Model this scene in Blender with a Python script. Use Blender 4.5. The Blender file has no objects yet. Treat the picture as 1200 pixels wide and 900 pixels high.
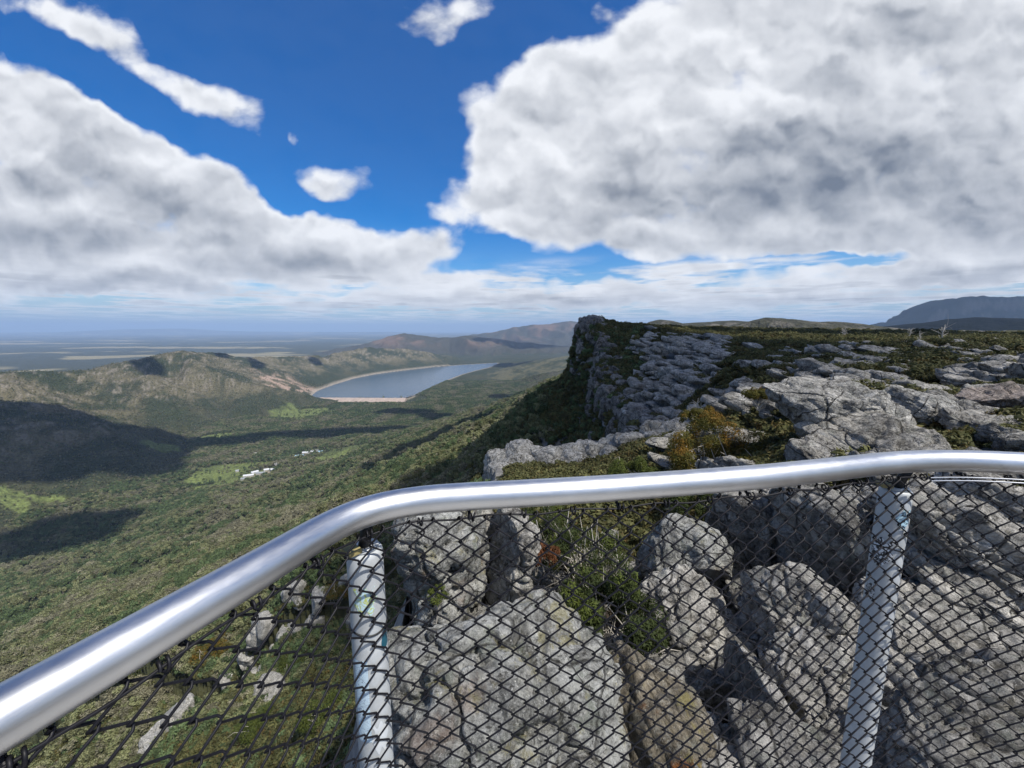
import bpy, bmesh, math, random
import numpy as np
import time; _t0 = time.time()
def tick(m): print('TICK', m, round(time.time() - _t0, 1))
from mathutils import Vector, Euler, Matrix

rng = np.random.default_rng(7)
sc = bpy.context.scene
C = sc.collection
F32 = np.float32

# ------------------------------------------------------------------ camera geometry
FPX = 450.0                                   # focal length in pixels of a 1200 px wide frame
PITCH = math.atan(64 / FPX)
SP, CP = math.sin(PITCH), math.cos(PITCH)

def ray(px, py):
    a = (px - 600) / FPX; b = (450 - py) / FPX
    return a, CP + b * SP, -SP + b * CP

def at(px, py, Y):
    dx, dy, dz = ray(px, py)
    return (dx / dy * Y, Y, dz / dy * Y)

def atz(px, py, z):
    dx, dy, dz = ray(px, py)
    k = z / dz
    return (dx * k, dy * k, z)

# ------------------------------------------------------------------ numpy noise
def _h(ix, iy, iz, seed):
    h = (ix.astype(np.uint32) * np.uint32(374761393) + iy.astype(np.uint32) * np.uint32(668265263)
         + iz.astype(np.uint32) * np.uint32(2147483647 - 58) * np.uint32(3) + np.uint32(seed * 974711 % 4294967291))
    h ^= h >> np.uint32(13); h *= np.uint32(1274126177); h ^= h >> np.uint32(16)
    h *= np.uint32(2246822519); h ^= h >> np.uint32(13)
    return h

_A = np.arange(64) / 64 * 2 * np.pi
_GX, _GY = np.cos(_A).astype(F32), np.sin(_A).astype(F32)

def noise2(x, y, seed=0):
    x = np.asarray(x, F32); y = np.asarray(y, F32)
    fx = np.floor(x); fy = np.floor(y)
    ix = fx.astype(np.int32); iy = fy.astype(np.int32)
    tx = x - fx; ty = y - fy
    u = tx * tx * tx * (tx * (tx * 6 - 15) + 10); v = ty * ty * ty * (ty * (ty * 6 - 15) + 10)
    z0 = np.zeros(1, np.int32)
    def g(a, b):
        k = (_h(ix + a, iy + b, z0, seed) & np.uint32(63)).astype(np.int32)
        return _GX[k] * (tx - a) + _GY[k] * (ty - b)
    n0 = g(0, 0) * (1 - u) + g(1, 0) * u
    n1 = g(0, 1) * (1 - u) + g(1, 1) * u
    return (n0 * (1 - v) + n1 * v) * F32(1.5)

def fbm2(x, y, o=5, seed=0, gain=0.5):
    s = 0; a = 1.0; t = 0
    for i in range(o):
        s = s + a * noise2(x, y, seed + i); t += a
        x = np.asarray(x) * 2.03 + 17.1; y = np.asarray(y) * 2.03 - 9.7; a *= gain
    return s / t * 1.5

_g3 = rng.normal(size=(256, 3)); _g3 /= np.linalg.norm(_g3, axis=1)[:, None]; _g3 = _g3.astype(F32)

def noise3(p, seed=0):
    p = np.asarray(p, F32)
    f = np.floor(p); i = f.astype(np.int32); t = p - f
    w = t * t * t * (t * (t * 6 - 15) + 10)
    out = 0
    for a in (0, 1):
        for b in (0, 1):
            for c in (0, 1):
                k = (_h(i[:, 0] + a, i[:, 1] + b, i[:, 2] + c, seed) & np.uint32(255)).astype(np.int32)
                g = _g3[k]
                d = g[:, 0] * (t[:, 0] - a) + g[:, 1] * (t[:, 1] - b) + g[:, 2] * (t[:, 2] - c)
                out = out + d * (w[:, 0] if a else 1 - w[:, 0]) * (w[:, 1] if b else 1 - w[:, 1]) * (w[:, 2] if c else 1 - w[:, 2])
    return out * F32(1.5)

def fbm3(p, o=5, seed=0, gain=0.5):
    s = 0; a = 1.0; t = 0
    p = np.asarray(p, F32)
    for i in range(o):
        s = s + a * noise3(p, seed + i); t += a
        p = p * F32(2.03) + F32(11.3); a *= gain
    return s / t * 1.5

def worley3(p, seed=0, jitter=0.9):
    """F1, F2-F1 and a random value of the nearest cell."""
    p = np.asarray(p, F32)
    i = np.floor(p).astype(np.int32)
    f1 = np.full(len(p), 9.0, F32); f2 = np.full(len(p), 9.0, F32); cid = np.zeros(len(p), F32)
    for a in (-1, 0, 1):
        for b in (-1, 0, 1):
            for c in (-1, 0, 1):
                jx, jy, jz = i[:, 0] + a, i[:, 1] + b, i[:, 2] + c
                h = _h(jx, jy, jz, seed)
                ox = (h & np.uint32(1023)).astype(F32) / 1023; oy = ((h >> np.uint32(10)) & np.uint32(1023)).astype(F32) / 1023
                oz = ((h >> np.uint32(20)) & np.uint32(1023)).astype(F32) / 1023
                d = np.sqrt((jx + .5 + (ox - .5) * jitter - p[:, 0]) ** 2 + (jy + .5 + (oy - .5) * jitter - p[:, 1]) ** 2 + (jz + .5 + (oz - .5) * jitter - p[:, 2]) ** 2)
                m = d < f1
                f2 = np.where(m, f1, np.minimum(f2, d)); cid = np.where(m, (h >> np.uint32(5) & np.uint32(1023)).astype(F32) / 1023, cid)
                f1 = np.where(m, d, f1)
    return f1, f2 - f1, cid

def sstep(a, b, x):
    t = np.clip((x - a) / (b - a), 0, 1)
    return t * t * (3 - 2 * t)

# ------------------------------------------------------------------ polylines
def densify(pts, n=400):
    pts = np.array(pts, float)
    seg = np.linalg.norm(np.diff(pts[:, :2], axis=0), axis=1)
    s = np.concatenate([[0], np.cumsum(seg)])
    out = []
    for k in range(len(pts) - 1):
        m = max(2, int(n * seg[k] / s[-1]))
        for j in range(m):
            out.append(pts[k] + (pts[k + 1] - pts[k]) * j / m)
    out.append(pts[-1])
    return np.array(out)

def poly_dist(x, y, pts):
    """distance to a polyline, signed (+ on its right-hand side), and the interpolated third column."""
    best = np.full(x.shape, 1e18, F32); side = np.ones(x.shape, F32); zz = np.zeros(x.shape, F32)
    P = np.array(pts, float)
    for k in range(len(P) - 1):
        ax, ay = P[k, 0], P[k, 1]; bx, by = P[k + 1, 0] - ax, P[k + 1, 1] - ay
        L2 = bx * bx + by * by
        t = np.clip(((x - ax) * bx + (y - ay) * by) / L2, 0, 1)
        ex = x - ax - t * bx; ey = y - ay - t * by
        d2 = ex * ex + ey * ey
        m = d2 < best
        best = np.where(m, d2, best)
        side = np.where(m, np.sign((x - ax) * by - (y - ay) * bx), side)
        if P.shape[1] > 2:
            zz = np.where(m, P[k, 2] + (P[k + 1, 2] - P[k, 2]) * t, zz)
    return np.sqrt(best), side, zz

def in_poly(x, y, poly):
    c = np.zeros(x.shape, bool); n = len(poly)
    for i in range(n):
        x1, y1 = poly[i][:2]; x2, y2 = poly[i - 1][:2]
        if y1 == y2: continue
        c ^= ((y1 > y) != (y2 > y)) & (x < (x2 - x1) * (y - y1) / (y2 - y1) + x1)
    return c

# ------------------------------------------------------------------ terrain
VAL = -440.0
def crest(pts): return [at(*p) for p in pts]
RIDGES = [  # crest, slope, crest width, spur amplitude, spur wavelength, kind
    (crest([(-700, 470, 700), (-300, 452, 1150), (0, 438, 1700), (60, 436, 1850), (110, 432, 2000), (160, 421, 2200), (200, 413, 2350), (240, 409, 2500), (290, 411, 2700),
            (330, 412, 2900), (370, 405, 3200), (410, 404, 3600), (445, 403, 4300), (490, 411, 5000), (540, 420, 5600)]), .37, 90, 50, 420, 'hill'),
    (crest([(400, 408, 7300), (430, 402, 7400), (455, 394, 7500), (475, 390, 7500), (500, 394, 7500), (525, 396, 7500), (550, 393, 7500), (580, 397, 7500), (640, 404, 7500), (700, 408, 7400)]), .30, 60, 150, 900, 'mount'),
    (crest([(520, 400, 11500), (555, 392, 11500), (580, 389, 11500), (600, 384, 11500), (622, 381, 11500), (640, 380, 11500), (655, 377.5, 11500), (668, 376, 11500), (690, 379, 11500), (730, 388, 11500)]), .34, 80, 190, 1200, 'mount'),
    (crest([(575, 430, 5900), (610, 425, 5200), (640, 421, 4600), (670, 417, 4000), (720, 413, 3700), (800, 412, 3600)]), .21, 150, 16, 420, 'slope'),
    (crest([(262, 489, 1900), (285, 467, 2030), (300, 470, 2080), (320, 484, 2150)]), .55, 25, 8, 120, 'knoll'),
    (crest([(-40, 470, 1180), (60, 475, 1420), (90, 490, 1520)]), .40, 60, 20, 200, 'hill'),
    (crest([(170, 440, 1980), (190, 462, 1850), (200, 490, 1700)]), .42, 50, 20, 200, 'hill'),
    (crest([(1010, 384, 6000), (1040, 379, 6000), (1058, 374, 6000), (1072, 366, 6000), (1088, 357, 6000), (1108, 351, 6000), (1130, 348, 6000), (1160, 349, 6000), (1200, 350, 6000), (1350, 353, 6000), (1600, 365, 6000)]), .62, 40, 60, 500, 'bluff'),
    (crest([(1000, 389, 1500), (1050, 386, 1600), (1090, 378, 1700), (1125, 373, 1800), (1150, 372, 1800), (1180, 373, 1800), (1240, 376, 1800), (1320, 383, 1800), (1400, 392, 1700)]), .20, 60, 16, 260, 'plat'),
    (crest([(752, 382, 1500), (762, 377, 1500), (773, 375, 1500), (784, 376, 1500), (800, 379.5, 1500), (830, 377.5, 1500), (860, 376, 1500), (900, 376, 1500), (960, 380, 1500)]), .16, 10, 8, 120, 'plat'),
    (crest([(840, 388, 950), (866, 381, 1000), (884, 374, 1000), (897, 371, 1000), (915, 371.5, 1000), (935, 375, 1000), (960, 377, 1000), (1000, 379, 1000), (1040, 383, 1000), (1100, 389, 950)]), .17, 10, 7, 90, 'plat'),
    (crest([(-300, 393, 30000), (-40, 389, 44000), (30, 387.5, 44000), (70, 385.5, 44000), (120, 387, 44000), (160, 385.5, 44000), (215, 385, 44000), (250, 387.5, 44000), (300, 388.5, 44000), (380, 389, 44000), (460, 389, 44000)]), .05, 600, 30, 3000, 'far'),
]
EDGE = [(-6, -400), (-5, -40), (-3.0, -6), (-2.2, 0), (-1.6, 4), (-2.4, 8), (-1.8, 14), (-1.2, 24), (-1.4, 33), (-2.2, 38.5), (0.5, 43), (10, 46), (17, 52), (20.5, 61), (22, 72), (22.5, 88), (25, 104),
        (28, 115), (26, 123), (25.5, 138), (29.5, 158), (42, 190), (72, 260), (122, 420), (240, 800), (470, 1500), (1200, 3600), (2500, 7000)]
PLAT = [  # px, py, Y : the plateau and the rocky ground in front of the lookout
    (600, 840, 3.4), (720, 860, 3.4), (800, 850, 3.6), (900, 850, 3.4), (1000, 850, 3.2), (1150, 850, 3.0), (1350, 800, 3.5), (450, 850, 3.6),
    (560, 700, 6.5), (640, 690, 7), (700, 690, 7), (760, 700, 7), (850, 700, 6.6), (950, 700, 6), (1050, 700, 5.6), (1170, 700, 5.2), (1350, 650, 6),
    (600, 625, 10), (680, 615, 11), (760, 610, 11), (860, 600, 10), (960, 590, 9.5), (1060, 590, 8.5), (1170, 590, 8), (1350, 560, 9),
    (590, 560, 22), (660, 565, 22), (740, 560, 20), (820, 560, 16), (900, 545, 13), (980, 535, 12.5), (1080, 535, 12), (1190, 530, 11), (1400, 500, 12),
    (585, 550, 37), (640, 545, 38), (700, 540, 38), (745, 526, 38), (790, 512, 36), (840, 505, 26), (880, 490, 22), (930, 470, 22), (1000, 470, 19), (1090, 475, 19), (1190, 475, 18), (1400, 450, 18),
    (755, 500, 56), (790, 492, 58), (835, 464, 58), (750, 488, 68), (808, 446, 68), (741, 462, 84), (790, 424, 86), (731, 432, 103), (765, 404, 105), (722, 406, 120), (752, 391, 125), (850, 448, 50), (900, 440, 42), (960, 436, 40), (1030, 432, 38), (1110, 430, 38), (1190, 428, 36), (1400, 415, 36),
    (815, 424, 78), (850, 418, 80), (920, 414, 80), (1000, 411, 75), (1100, 412, 70), (1190, 415, 62), (1400, 405, 60),
    (785, 398, 115), (820, 402, 115), (900, 402, 120), (1000, 400, 125), (1100, 402, 125), (1190, 404, 115), (1400, 400, 100),
    (687, 379.5, 138), (697, 379, 132), (715, 381.5, 140), (740, 384.5, 150), (775, 388, 170), (820, 391, 190), (900, 394, 200), (1000, 393, 220), (1100, 395, 220), (1190, 397, 200), (1400, 395, 200),
    (665, 381, 129), (660, 381, 142), (660, 382, 160), (660, 384, 190), (675, 395, 121), (688, 425, 110), (700, 445, 100), (700, 470, 86), (712, 490, 71), (700, 505, 60), (600, 515, 50),
    (690, 383, 210), (760, 387, 260), (850, 389, 330), (950, 389, 400), (1050, 391, 400), (1190, 393, 380), (1400, 392, 380),
    (700, 388, 700), (800, 387.5, 700), (1000, 390, 800), (1200, 392, 800), (1500, 392, 800), (700, 392, 2500), (1000, 392, 2500), (1300, 392, 2500),
    (600, 1500, 1.0), (1200, 1200, 1.4),
]
_cp = np.array([at(*p) for p in PLAT])
def _az(x, y): return np.arctan2(x, np.maximum(y, 1e-3) + 0 * x) 
def _feat(x, y):
    r = np.sqrt(x * x + y * y) + .3
    return np.arctan2(x, np.maximum(y, .25 * r)), np.log(r), r
_ca, _cl, _cr = _feat(_cp[:, 0], _cp[:, 1])
_K = np.sqrt((_ca[:, None] - _ca[None]) ** 2 * 4 + (_cl[:, None] - _cl[None]) ** 2 + 1e-4)
_rhs = _cp[:, 2] / _cr
_n = len(_cp)
_M = np.zeros((_n + 1, _n + 1)); _M[:_n, :_n] = _K; _M[_n, :_n] = 1; _M[:_n, _n] = 1
_w = np.linalg.solve(_M, np.append(_rhs, 0))

def plateau(x, y):
    a, l, r = _feat(x.astype(F32), y.astype(F32))
    a = a.astype(F32) * F32(2); l = l.astype(F32)
    t = np.full(x.shape, F32(_w[-1]), F32)
    for k in range(_n):
        t += F32(_w[k]) * np.sqrt((a - F32(2 * _ca[k])) ** 2 + (l - F32(_cl[k])) ** 2 + F32(1e-4))
    return np.clip(t, -2.2, .3) * r

_E = densify(EDGE, 900)
_Ez = plateau(_E[:, 0], _E[:, 1])
# close to the lookout the scarp edge is below the boulders
_EDGE3 = np.column_stack([_E, _Ez])
_sel = np.unique(np.concatenate([np.arange(0, len(_E), 3), [len(_E) - 1]]))
# keep more samples close to the camera
_EDGE3 = densify([(e[0], e[1], float(plateau(np.array([float(e[0])]), np.array([float(e[1])]))[0])) for e in EDGE], 1)
PROF_D = [0, 1.5, 4, 7, 30, 150, 300, 500, 720, 900, 1150, 3000]
PROF_Z = [0, -3, -17, -24, -46, -126, -203, -284, -358, -406, -439, -454]

LAKE = [atz(px, py, VAL) for px, py in [(362, 466), (372, 458), (392, 450.5), (415, 443.5), (440, 438.5), (470, 434.5), (510, 430), (545, 427.5), (583, 425.5), (575, 430), (558, 434), (540, 439), (522, 446), (505, 454), (488, 462), (470, 466.3), (420, 466.6)]]

DAM_A, DAM_B = atz(350, 466.8, VAL), atz(476, 467.4, VAL)
def ridge_h(x, y, R, r):
    pts, s, w, sa, sl, kind = R
    d, side, zc = poly_dist(x, y, pts)
    warp = fbm2(x / sl * .6, y / sl * .6, 3, 91) * sl * .5
    n = 1 - np.sqrt(fbm2((x + warp) / sl, (y - warp) / sl, 4, 31, .5) ** 2 + .012) * 2
    k = sstep(0, sl * .5, d)
    if kind == 'bluff':   # a cliff band below the crest
        base = zc - np.interp(d + 60 * fbm2(x / 260, y / 260, 3, 12), [0, 120, 260, 330, 900, 2500], [0, 8, 30, 190, 420, 800]).astype(F32)
    else:
        base = zc - s * (np.sqrt(d * d + w * w) - w)
    return base + (n - .55) * sa * (k * 1.0 + .06), d

def terrain(x, y):
    """height and the masks that colour the ground"""
    x = np.asarray(x, F32); y = np.asarray(y, F32)
    r = np.sqrt(x * x + y * y)
    base = np.where(y > -1e9, VAL - 4, VAL) + 10 * fbm2(x / 900, y / 900, 4, 3) * sstep(300, 900, r)
    far = sstep(9000, 20000, r); base = base * (1 - far) + (-470) * far
    kind = np.zeros(x.shape, np.int8)     # 0 floor 1 hill 2 mount 3 slope 4 knoll 5 plateau hills 6 far 7 scarp slope 8 plateau
    rd = np.full(x.shape, 1e6, F32)
    code = dict(hill=1, mount=2, bluff=9, slope=3, knoll=4, plat=5, far=6)
    H = base
    d, side, ze = poly_dist(x, y, _EDGE3)
    sd = d * side; ed = d
    for R in RIDGES:
        h, d = ridge_h(x, y, R, r)
        if R[5] == 'plat': h = h - np.maximum(-sd, 0) * 2
        m = h > H
        kind = np.where(m, code[R[5]], kind); rd = np.where(m, d, rd)
        H = np.where(m, h, H)
    # the lake bed
    xl = np.array([p[0] for p in LAKE]); yl = np.array([p[1] for p in LAKE])
    box = (x > xl.min() - 1500) & (x < xl.max() + 1500) & (y > yl.min() - 1500) & (y < yl.max() + 1500)
    lake_d = np.full(x.shape, 1e5, F32)
    if box.any():
        d, _, _ = poly_dist(x[box], y[box], [p[:2] for p in LAKE] + [LAKE[0][:2]])
        lake_d[box] = np.where(in_poly(x[box], y[box], LAKE), -d, d)
    cap = np.where(lake_d < 0, VAL - 1 + lake_d * .1, VAL + 2 + lake_d * .42)
    H = np.minimum(H, cap)
    H = np.where((lake_d > 0) & (lake_d < 200), np.maximum(H, VAL + 1.5), H)
    ex, ey = DAM_B[0] - DAM_A[0], DAM_B[1] - DAM_A[1]; tt = np.clip(((x - DAM_A[0]) * ex + (y - DAM_A[1]) * ey) / (ex * ex + ey * ey), 0, 1)
    dd = np.sqrt((x - DAM_A[0] - tt * ex) ** 2 + (y - DAM_A[1] - tt * ey) ** 2)
    H = np.where(lake_d > 6, H - 20 * sstep(190, 30, dd) * sstep(6, 20, lake_d), H)
    # escarpment
    d = ed
    wob = fbm2(x / 60, y / 60, 4, 55) * np.clip(d * .35, 0, 40)
    fac = np.interp(np.maximum(d + wob, 0), PROF_D, PROF_Z)
    nearcam = sstep(60, 20, r)
    esc = np.where(sd >= 0, 0, ze + fac).astype(F32)
    far_drop = np.interp(y, [1500, 4500], [0, 300]); 
    m = (sd > -.01) & (r < 9000)
    if m.any():
        esc[m] = plateau(x[m], y[m])
    esc = esc - far_drop
    esc = esc - np.where(sd > 0, 1.0 * sstep(13, 9, r), 0)
    m = esc > H
    kind = np.where(m, np.where(sd > 0, 8, 7), kind)
    H = np.where(m, esc, H).astype(F32)
    return H, kind, rd, sd, lake_d, r

DETAIL = [(260, 150), (120, 90), (60, 70), (30, 60), (14, 40), (7, 22), (3.2, 12), (1.5, 6), (.7, 3)]
def add_detail(x, y, H, kind, sd, lake_d, r):
    amp_of = np.array([.012, .055, .06, .02, .05, .02, .0, .05, .03, .10], F32)
    a = amp_of[kind]
    a = np.where(lake_d < 60, .004, a)
    for lam, _ in DETAIL:
        m = (r < lam * 330) & (lam < np.where(kind == 8, r * .25 + 2, 1e9))
        if not m.any(): continue
        aa = np.where(kind[m] == 7, a[m] * np.clip(-sd[m] / (lam * 2.5), 0, 1), a[m])
        if lam <= 14:
            aa = np.where((kind[m] == 8), .085, aa)
            aa = np.where((kind[m] == 7) & (sd[m] > -14), .12 if lam > 4 else .05, aa)
        n = noise2(x[m] / lam, y[m] / lam, int(lam * 10) % 97)
        H[m] += n * lam * aa
    return H

def ground(x, y):
    x = np.atleast_1d(np.asarray(x, F32)); y = np.atleast_1d(np.asarray(y, F32))
    H, kind, rd, sd, ld, r = terrain(x, y)
    H = add_detail(x, y, H, kind, sd, ld, r)
    return H, kind, rd, sd, ld, r

az = np.concatenate([np.radians(np.arange(-180, -64, 3.0)), np.radians(np.arange(-64, 62, .12)), np.radians(np.arange(62, 180, 3.0))])
rr = np.exp(np.arange(math.log(1.2), math.log(62000), .0085))
NA, NR = len(az), len(rr)
AZ, RR = np.meshgrid(az, rr)                    # NR x NA
GX = (np.sin(AZ) * RR).ravel().astype(F32); GY = (np.cos(AZ) * RR).ravel().astype(F32)
GH, GK, GRD, GSD, GLD, GR = ground(GX, GY)

def at_ground(px, py, y0=12, y1=400):
    Y = np.exp(np.linspace(math.log(y0), math.log(y1), 500)); dx, dy, dz = ray(px, py)
    X, Z = dx / dy * Y, dz / dy * Y
    h = ground(X, Y)[0]; k = int(np.argmax(h > Z)) if (h > Z).any() else len(Y) - 1
    return X[k], Y[k], h[k]
tick('terrain')
# normals on the grid, for the slope
def grid_slope():
    Z = GH.reshape(NR, NA)
    dzr = np.gradient(Z, axis=0) / np.gradient(RR, axis=0)
    dza = np.gradient(Z, axis=1) / (np.gradient(AZ, axis=1) * RR)
    return np.sqrt(dzr ** 2 + dza ** 2).ravel()
GS = grid_slope().astype(F32)

# ------------------------------------------------------------------ ground colours (albedo)
def mixc(a, b, t): return a * (1 - t[:, None]) + np.asarray(b, F32) * t[:, None]
MEADOWS = [(252, 553, 34, 7, 0), (285, 546, 44, 8, -4), (285, 563, 50, 6, -6), (335, 557, 22, 3.5, -8), (394, 541, 24, 6.5, -8), (350, 483, 28, 5.5, -3), (372, 479, 20, 3.5, 0), (195, 531, 24, 4, -9), (258, 508, 22, 3.2, -9),
           (8, 597, 18, 9, 0), (40, 588, 26, 3.5, -8), (330, 545, 14, 2.5, 0), (440, 528, 55, 7, -5)]
def warp_xy(x, y, s, a): return x + fbm2(x / s, y / s, 3, 71) * a, y + fbm2(x / s, y / s, 3, 77) * a
def meadow_mask(x, y, kind):
    wx, wy = warp_xy(x, y, 110, 45)
    out = np.zeros(x.shape, F32)
    for px, py, w, h, rot in MEADOWS:
        c = np.array(atz(px, py, VAL + 4)); 
        e = np.array(atz(px + w * math.cos(math.radians(rot)), py + w * math.sin(math.radians(rot)), VAL + 4)) - c
        f = np.array(atz(px, py + h, VAL + 4)) - c
        det = e[0] * f[1] - e[1] * f[0]
        u = ((wx - c[0]) * f[1] - (wy - c[1]) * f[0]) / det; v = (e[0] * (wy - c[1]) - e[1] * (wx - c[0])) / det
        wgt = .55 if px == 440 else 1.0
        out = np.maximum(out, sstep(1.15, .85, np.sqrt(u * u + v * v)) * wgt)
    return out * np.where((kind == 8), 0, 1)
def bare_mask(x, y):
    c = np.array(atz(338, 461, VAL + 5))
    wx, wy = warp_xy(x, y, 160, 120)
    m = sstep(1.2, .6, np.sqrt(((wx - c[0]) / 215) ** 2 + ((wy - c[1]) / 230) ** 2))
    return m * sstep(-.25, .15, fbm2(x / 70, y / 70, 4, 13))

def colour_ground(x, y, H, kind, rd, sd, ld, r, slope):
    n1 = fbm2(x / 240, y / 240, 5, 5); n2 = fbm2(x / 45, y / 45, 4, 8); n3 = fbm2(x / 9, y / 9, 3, 21)
    col = np.tile(np.array([.040, .050, .026], F32), (len(x), 1))
    col = mixc(col, (.062, .064, .034), sstep(-.3, .5, n1 + n2 * .6))
    hill = np.isin(kind, (1, 4)).astype(F32)
    t = hill * sstep(VAL + 15, VAL + 120, H) * sstep(-.45, .35, n1 + .5 * n2)
    col = mixc(col, (.135, .120, .070), t)
    t = hill * sstep(VAL + 40, VAL + 150, H) * sstep(.15, .6, .8 * n2 + .7 * n3 + .3 * n1 + np.where(kind == 4, .35, 0))
    col = mixc(col, (.25, .22, .18), t * .7)
    t = (kind == 3) * sstep(-.4, .4, n1 + n2 * .7)
    col = mixc(col, (.125, .118, .066), t)
    mount = (kind == 2).astype(F32)
    nm = fbm2(x / 900, y / 900, 5, 43)
    col = mixc(col, (.060, .058, .042), mount)
    col = mixc(col, (.17, .115, .082), mount * sstep(-.1, .45, nm + .4 * n1) * sstep(VAL + 60, VAL + 250, H))
    bl = (kind == 9).astype(F32)
    col = mixc(col, (.034, .044, .034), bl)
    col = mixc(col, (.12, .11, .10), bl * sstep(1.0, 1.9, slope))
    pl = ((r > 4500) & ((kind == 0) | (kind == 6)) & ((r > 9000) | (x < -3300))).astype(F32)
    f1 = noise2(x / 2600 + 3, y / 1500, 61) + .6 * noise2(x / 700, y / 500, 62) + .25 * noise2(x / 5000, y / 5000, 63)
    col = mixc(col, (.055, .062, .040), pl)
    col = mixc(col, (.30, .26, .15), pl * sstep(.25, .55, f1) * .9)
    lowland = np.isin(kind, (0,)) * sstep(1500, 2600, r) * (r < 6000)
    # scarp and plateau
    cz = ((kind == 7) | (kind == 8)).astype(F32)
    pn = fbm2(x / 26, y / 26, 5, 101); ps = fbm2(x / 5, y / 5, 4, 103)
    scrub = np.tile(np.array([.052, .056, .022], F32), (len(x), 1))
    scrub = mixc(scrub, (.105, .085, .035), sstep(0, .5, pn))
    up = (kind == 8).astype(F32)
    col = col * (1 - up[:, None]) + scrub * up[:, None]
    talus = (kind == 7) * sstep(250, 40, -sd)
    col = mixc(col, (.050, .050, .022), talus)
    rock = cz * np.maximum(sstep(.75, 1.25, slope), up * sstep(.12, .4, pn + .35 * ps - np.interp(r, [10, 60, 160, 400], [-.6, -.05, .12, .22])))
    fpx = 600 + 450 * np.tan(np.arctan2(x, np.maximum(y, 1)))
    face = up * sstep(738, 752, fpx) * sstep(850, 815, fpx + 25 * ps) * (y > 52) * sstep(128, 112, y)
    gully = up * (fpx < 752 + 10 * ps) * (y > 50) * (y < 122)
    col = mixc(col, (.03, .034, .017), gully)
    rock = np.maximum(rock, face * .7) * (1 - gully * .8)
    litter = up * sstep(14, 11, r)
    col = mixc(col, (.06, .045, .032), litter)
    rock = np.maximum(rock * (1 - litter), litter * sstep(.0, .3, ps + .3 * n3))
    rock = rock * np.where((kind == 7) & (sd < -25), 0, 1)
    tone = .20 + .07 * n3 + .05 * ps
    rc = np.column_stack([tone * 1.03, tone, tone * .95])
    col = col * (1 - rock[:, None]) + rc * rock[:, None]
    ph = (kind == 5).astype(F32)
    col = mixc(col, (.052, .052, .034), ph)
    col = mixc(col, (.16, .145, .12), ph * sstep(.0, .4, fbm2(x / 60, y / 60, 5, 117)) * np.where(r > 1350, np.where(y > 1450, .2, .9), .55))
    me = meadow_mask(x, y, kind)
    col = mixc(col, (.165, .20, .065), me * (kind != 5) * (.85 + .4 * n3 + .3 * n2).clip(.4, 1))
    for (qx, qy, qr) in ((308, 566, 45), (335, 541, 55), (318, 548, 30), (362, 539, 40)):
        q = atz(qx, qy, VAL); wx2, wy2 = warp_xy(x, y, 40, 25)
        col = mixc(col, (.34, .30, .22), sstep(1.1, .6, np.hypot(wx2 - q[0], wy2 - q[1]) / qr) * (kind < 8))
    col = mixc(col, (.40, .29, .22), bare_mask(x, y) * (r < 4500) * (ld > -2))
    shore = (ld > -8) * sstep(42, 6, ld)
    col = mixc(col, (.36, .31, .25), shore.astype(F32) * .8)
    return np.clip(col, .01, .8), rock, me

GC, GROCK, GME = colour_ground(GX, GY, GH, GK, GRD, GSD, GLD, GR, GS)

tick('colour')
# ------------------------------------------------------------------ materials
def new_mat(name):
    m = bpy.data.materials.new(name); m.use_nodes = True
    nt = m.node_tree; nt.nodes.clear()
    out = nt.nodes.new('ShaderNodeOutputMaterial'); b = nt.nodes.new('ShaderNodeBsdfPrincipled')
    nt.links.new(b.outputs[0], out.inputs['Surface'])
    return m, nt, b

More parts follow.
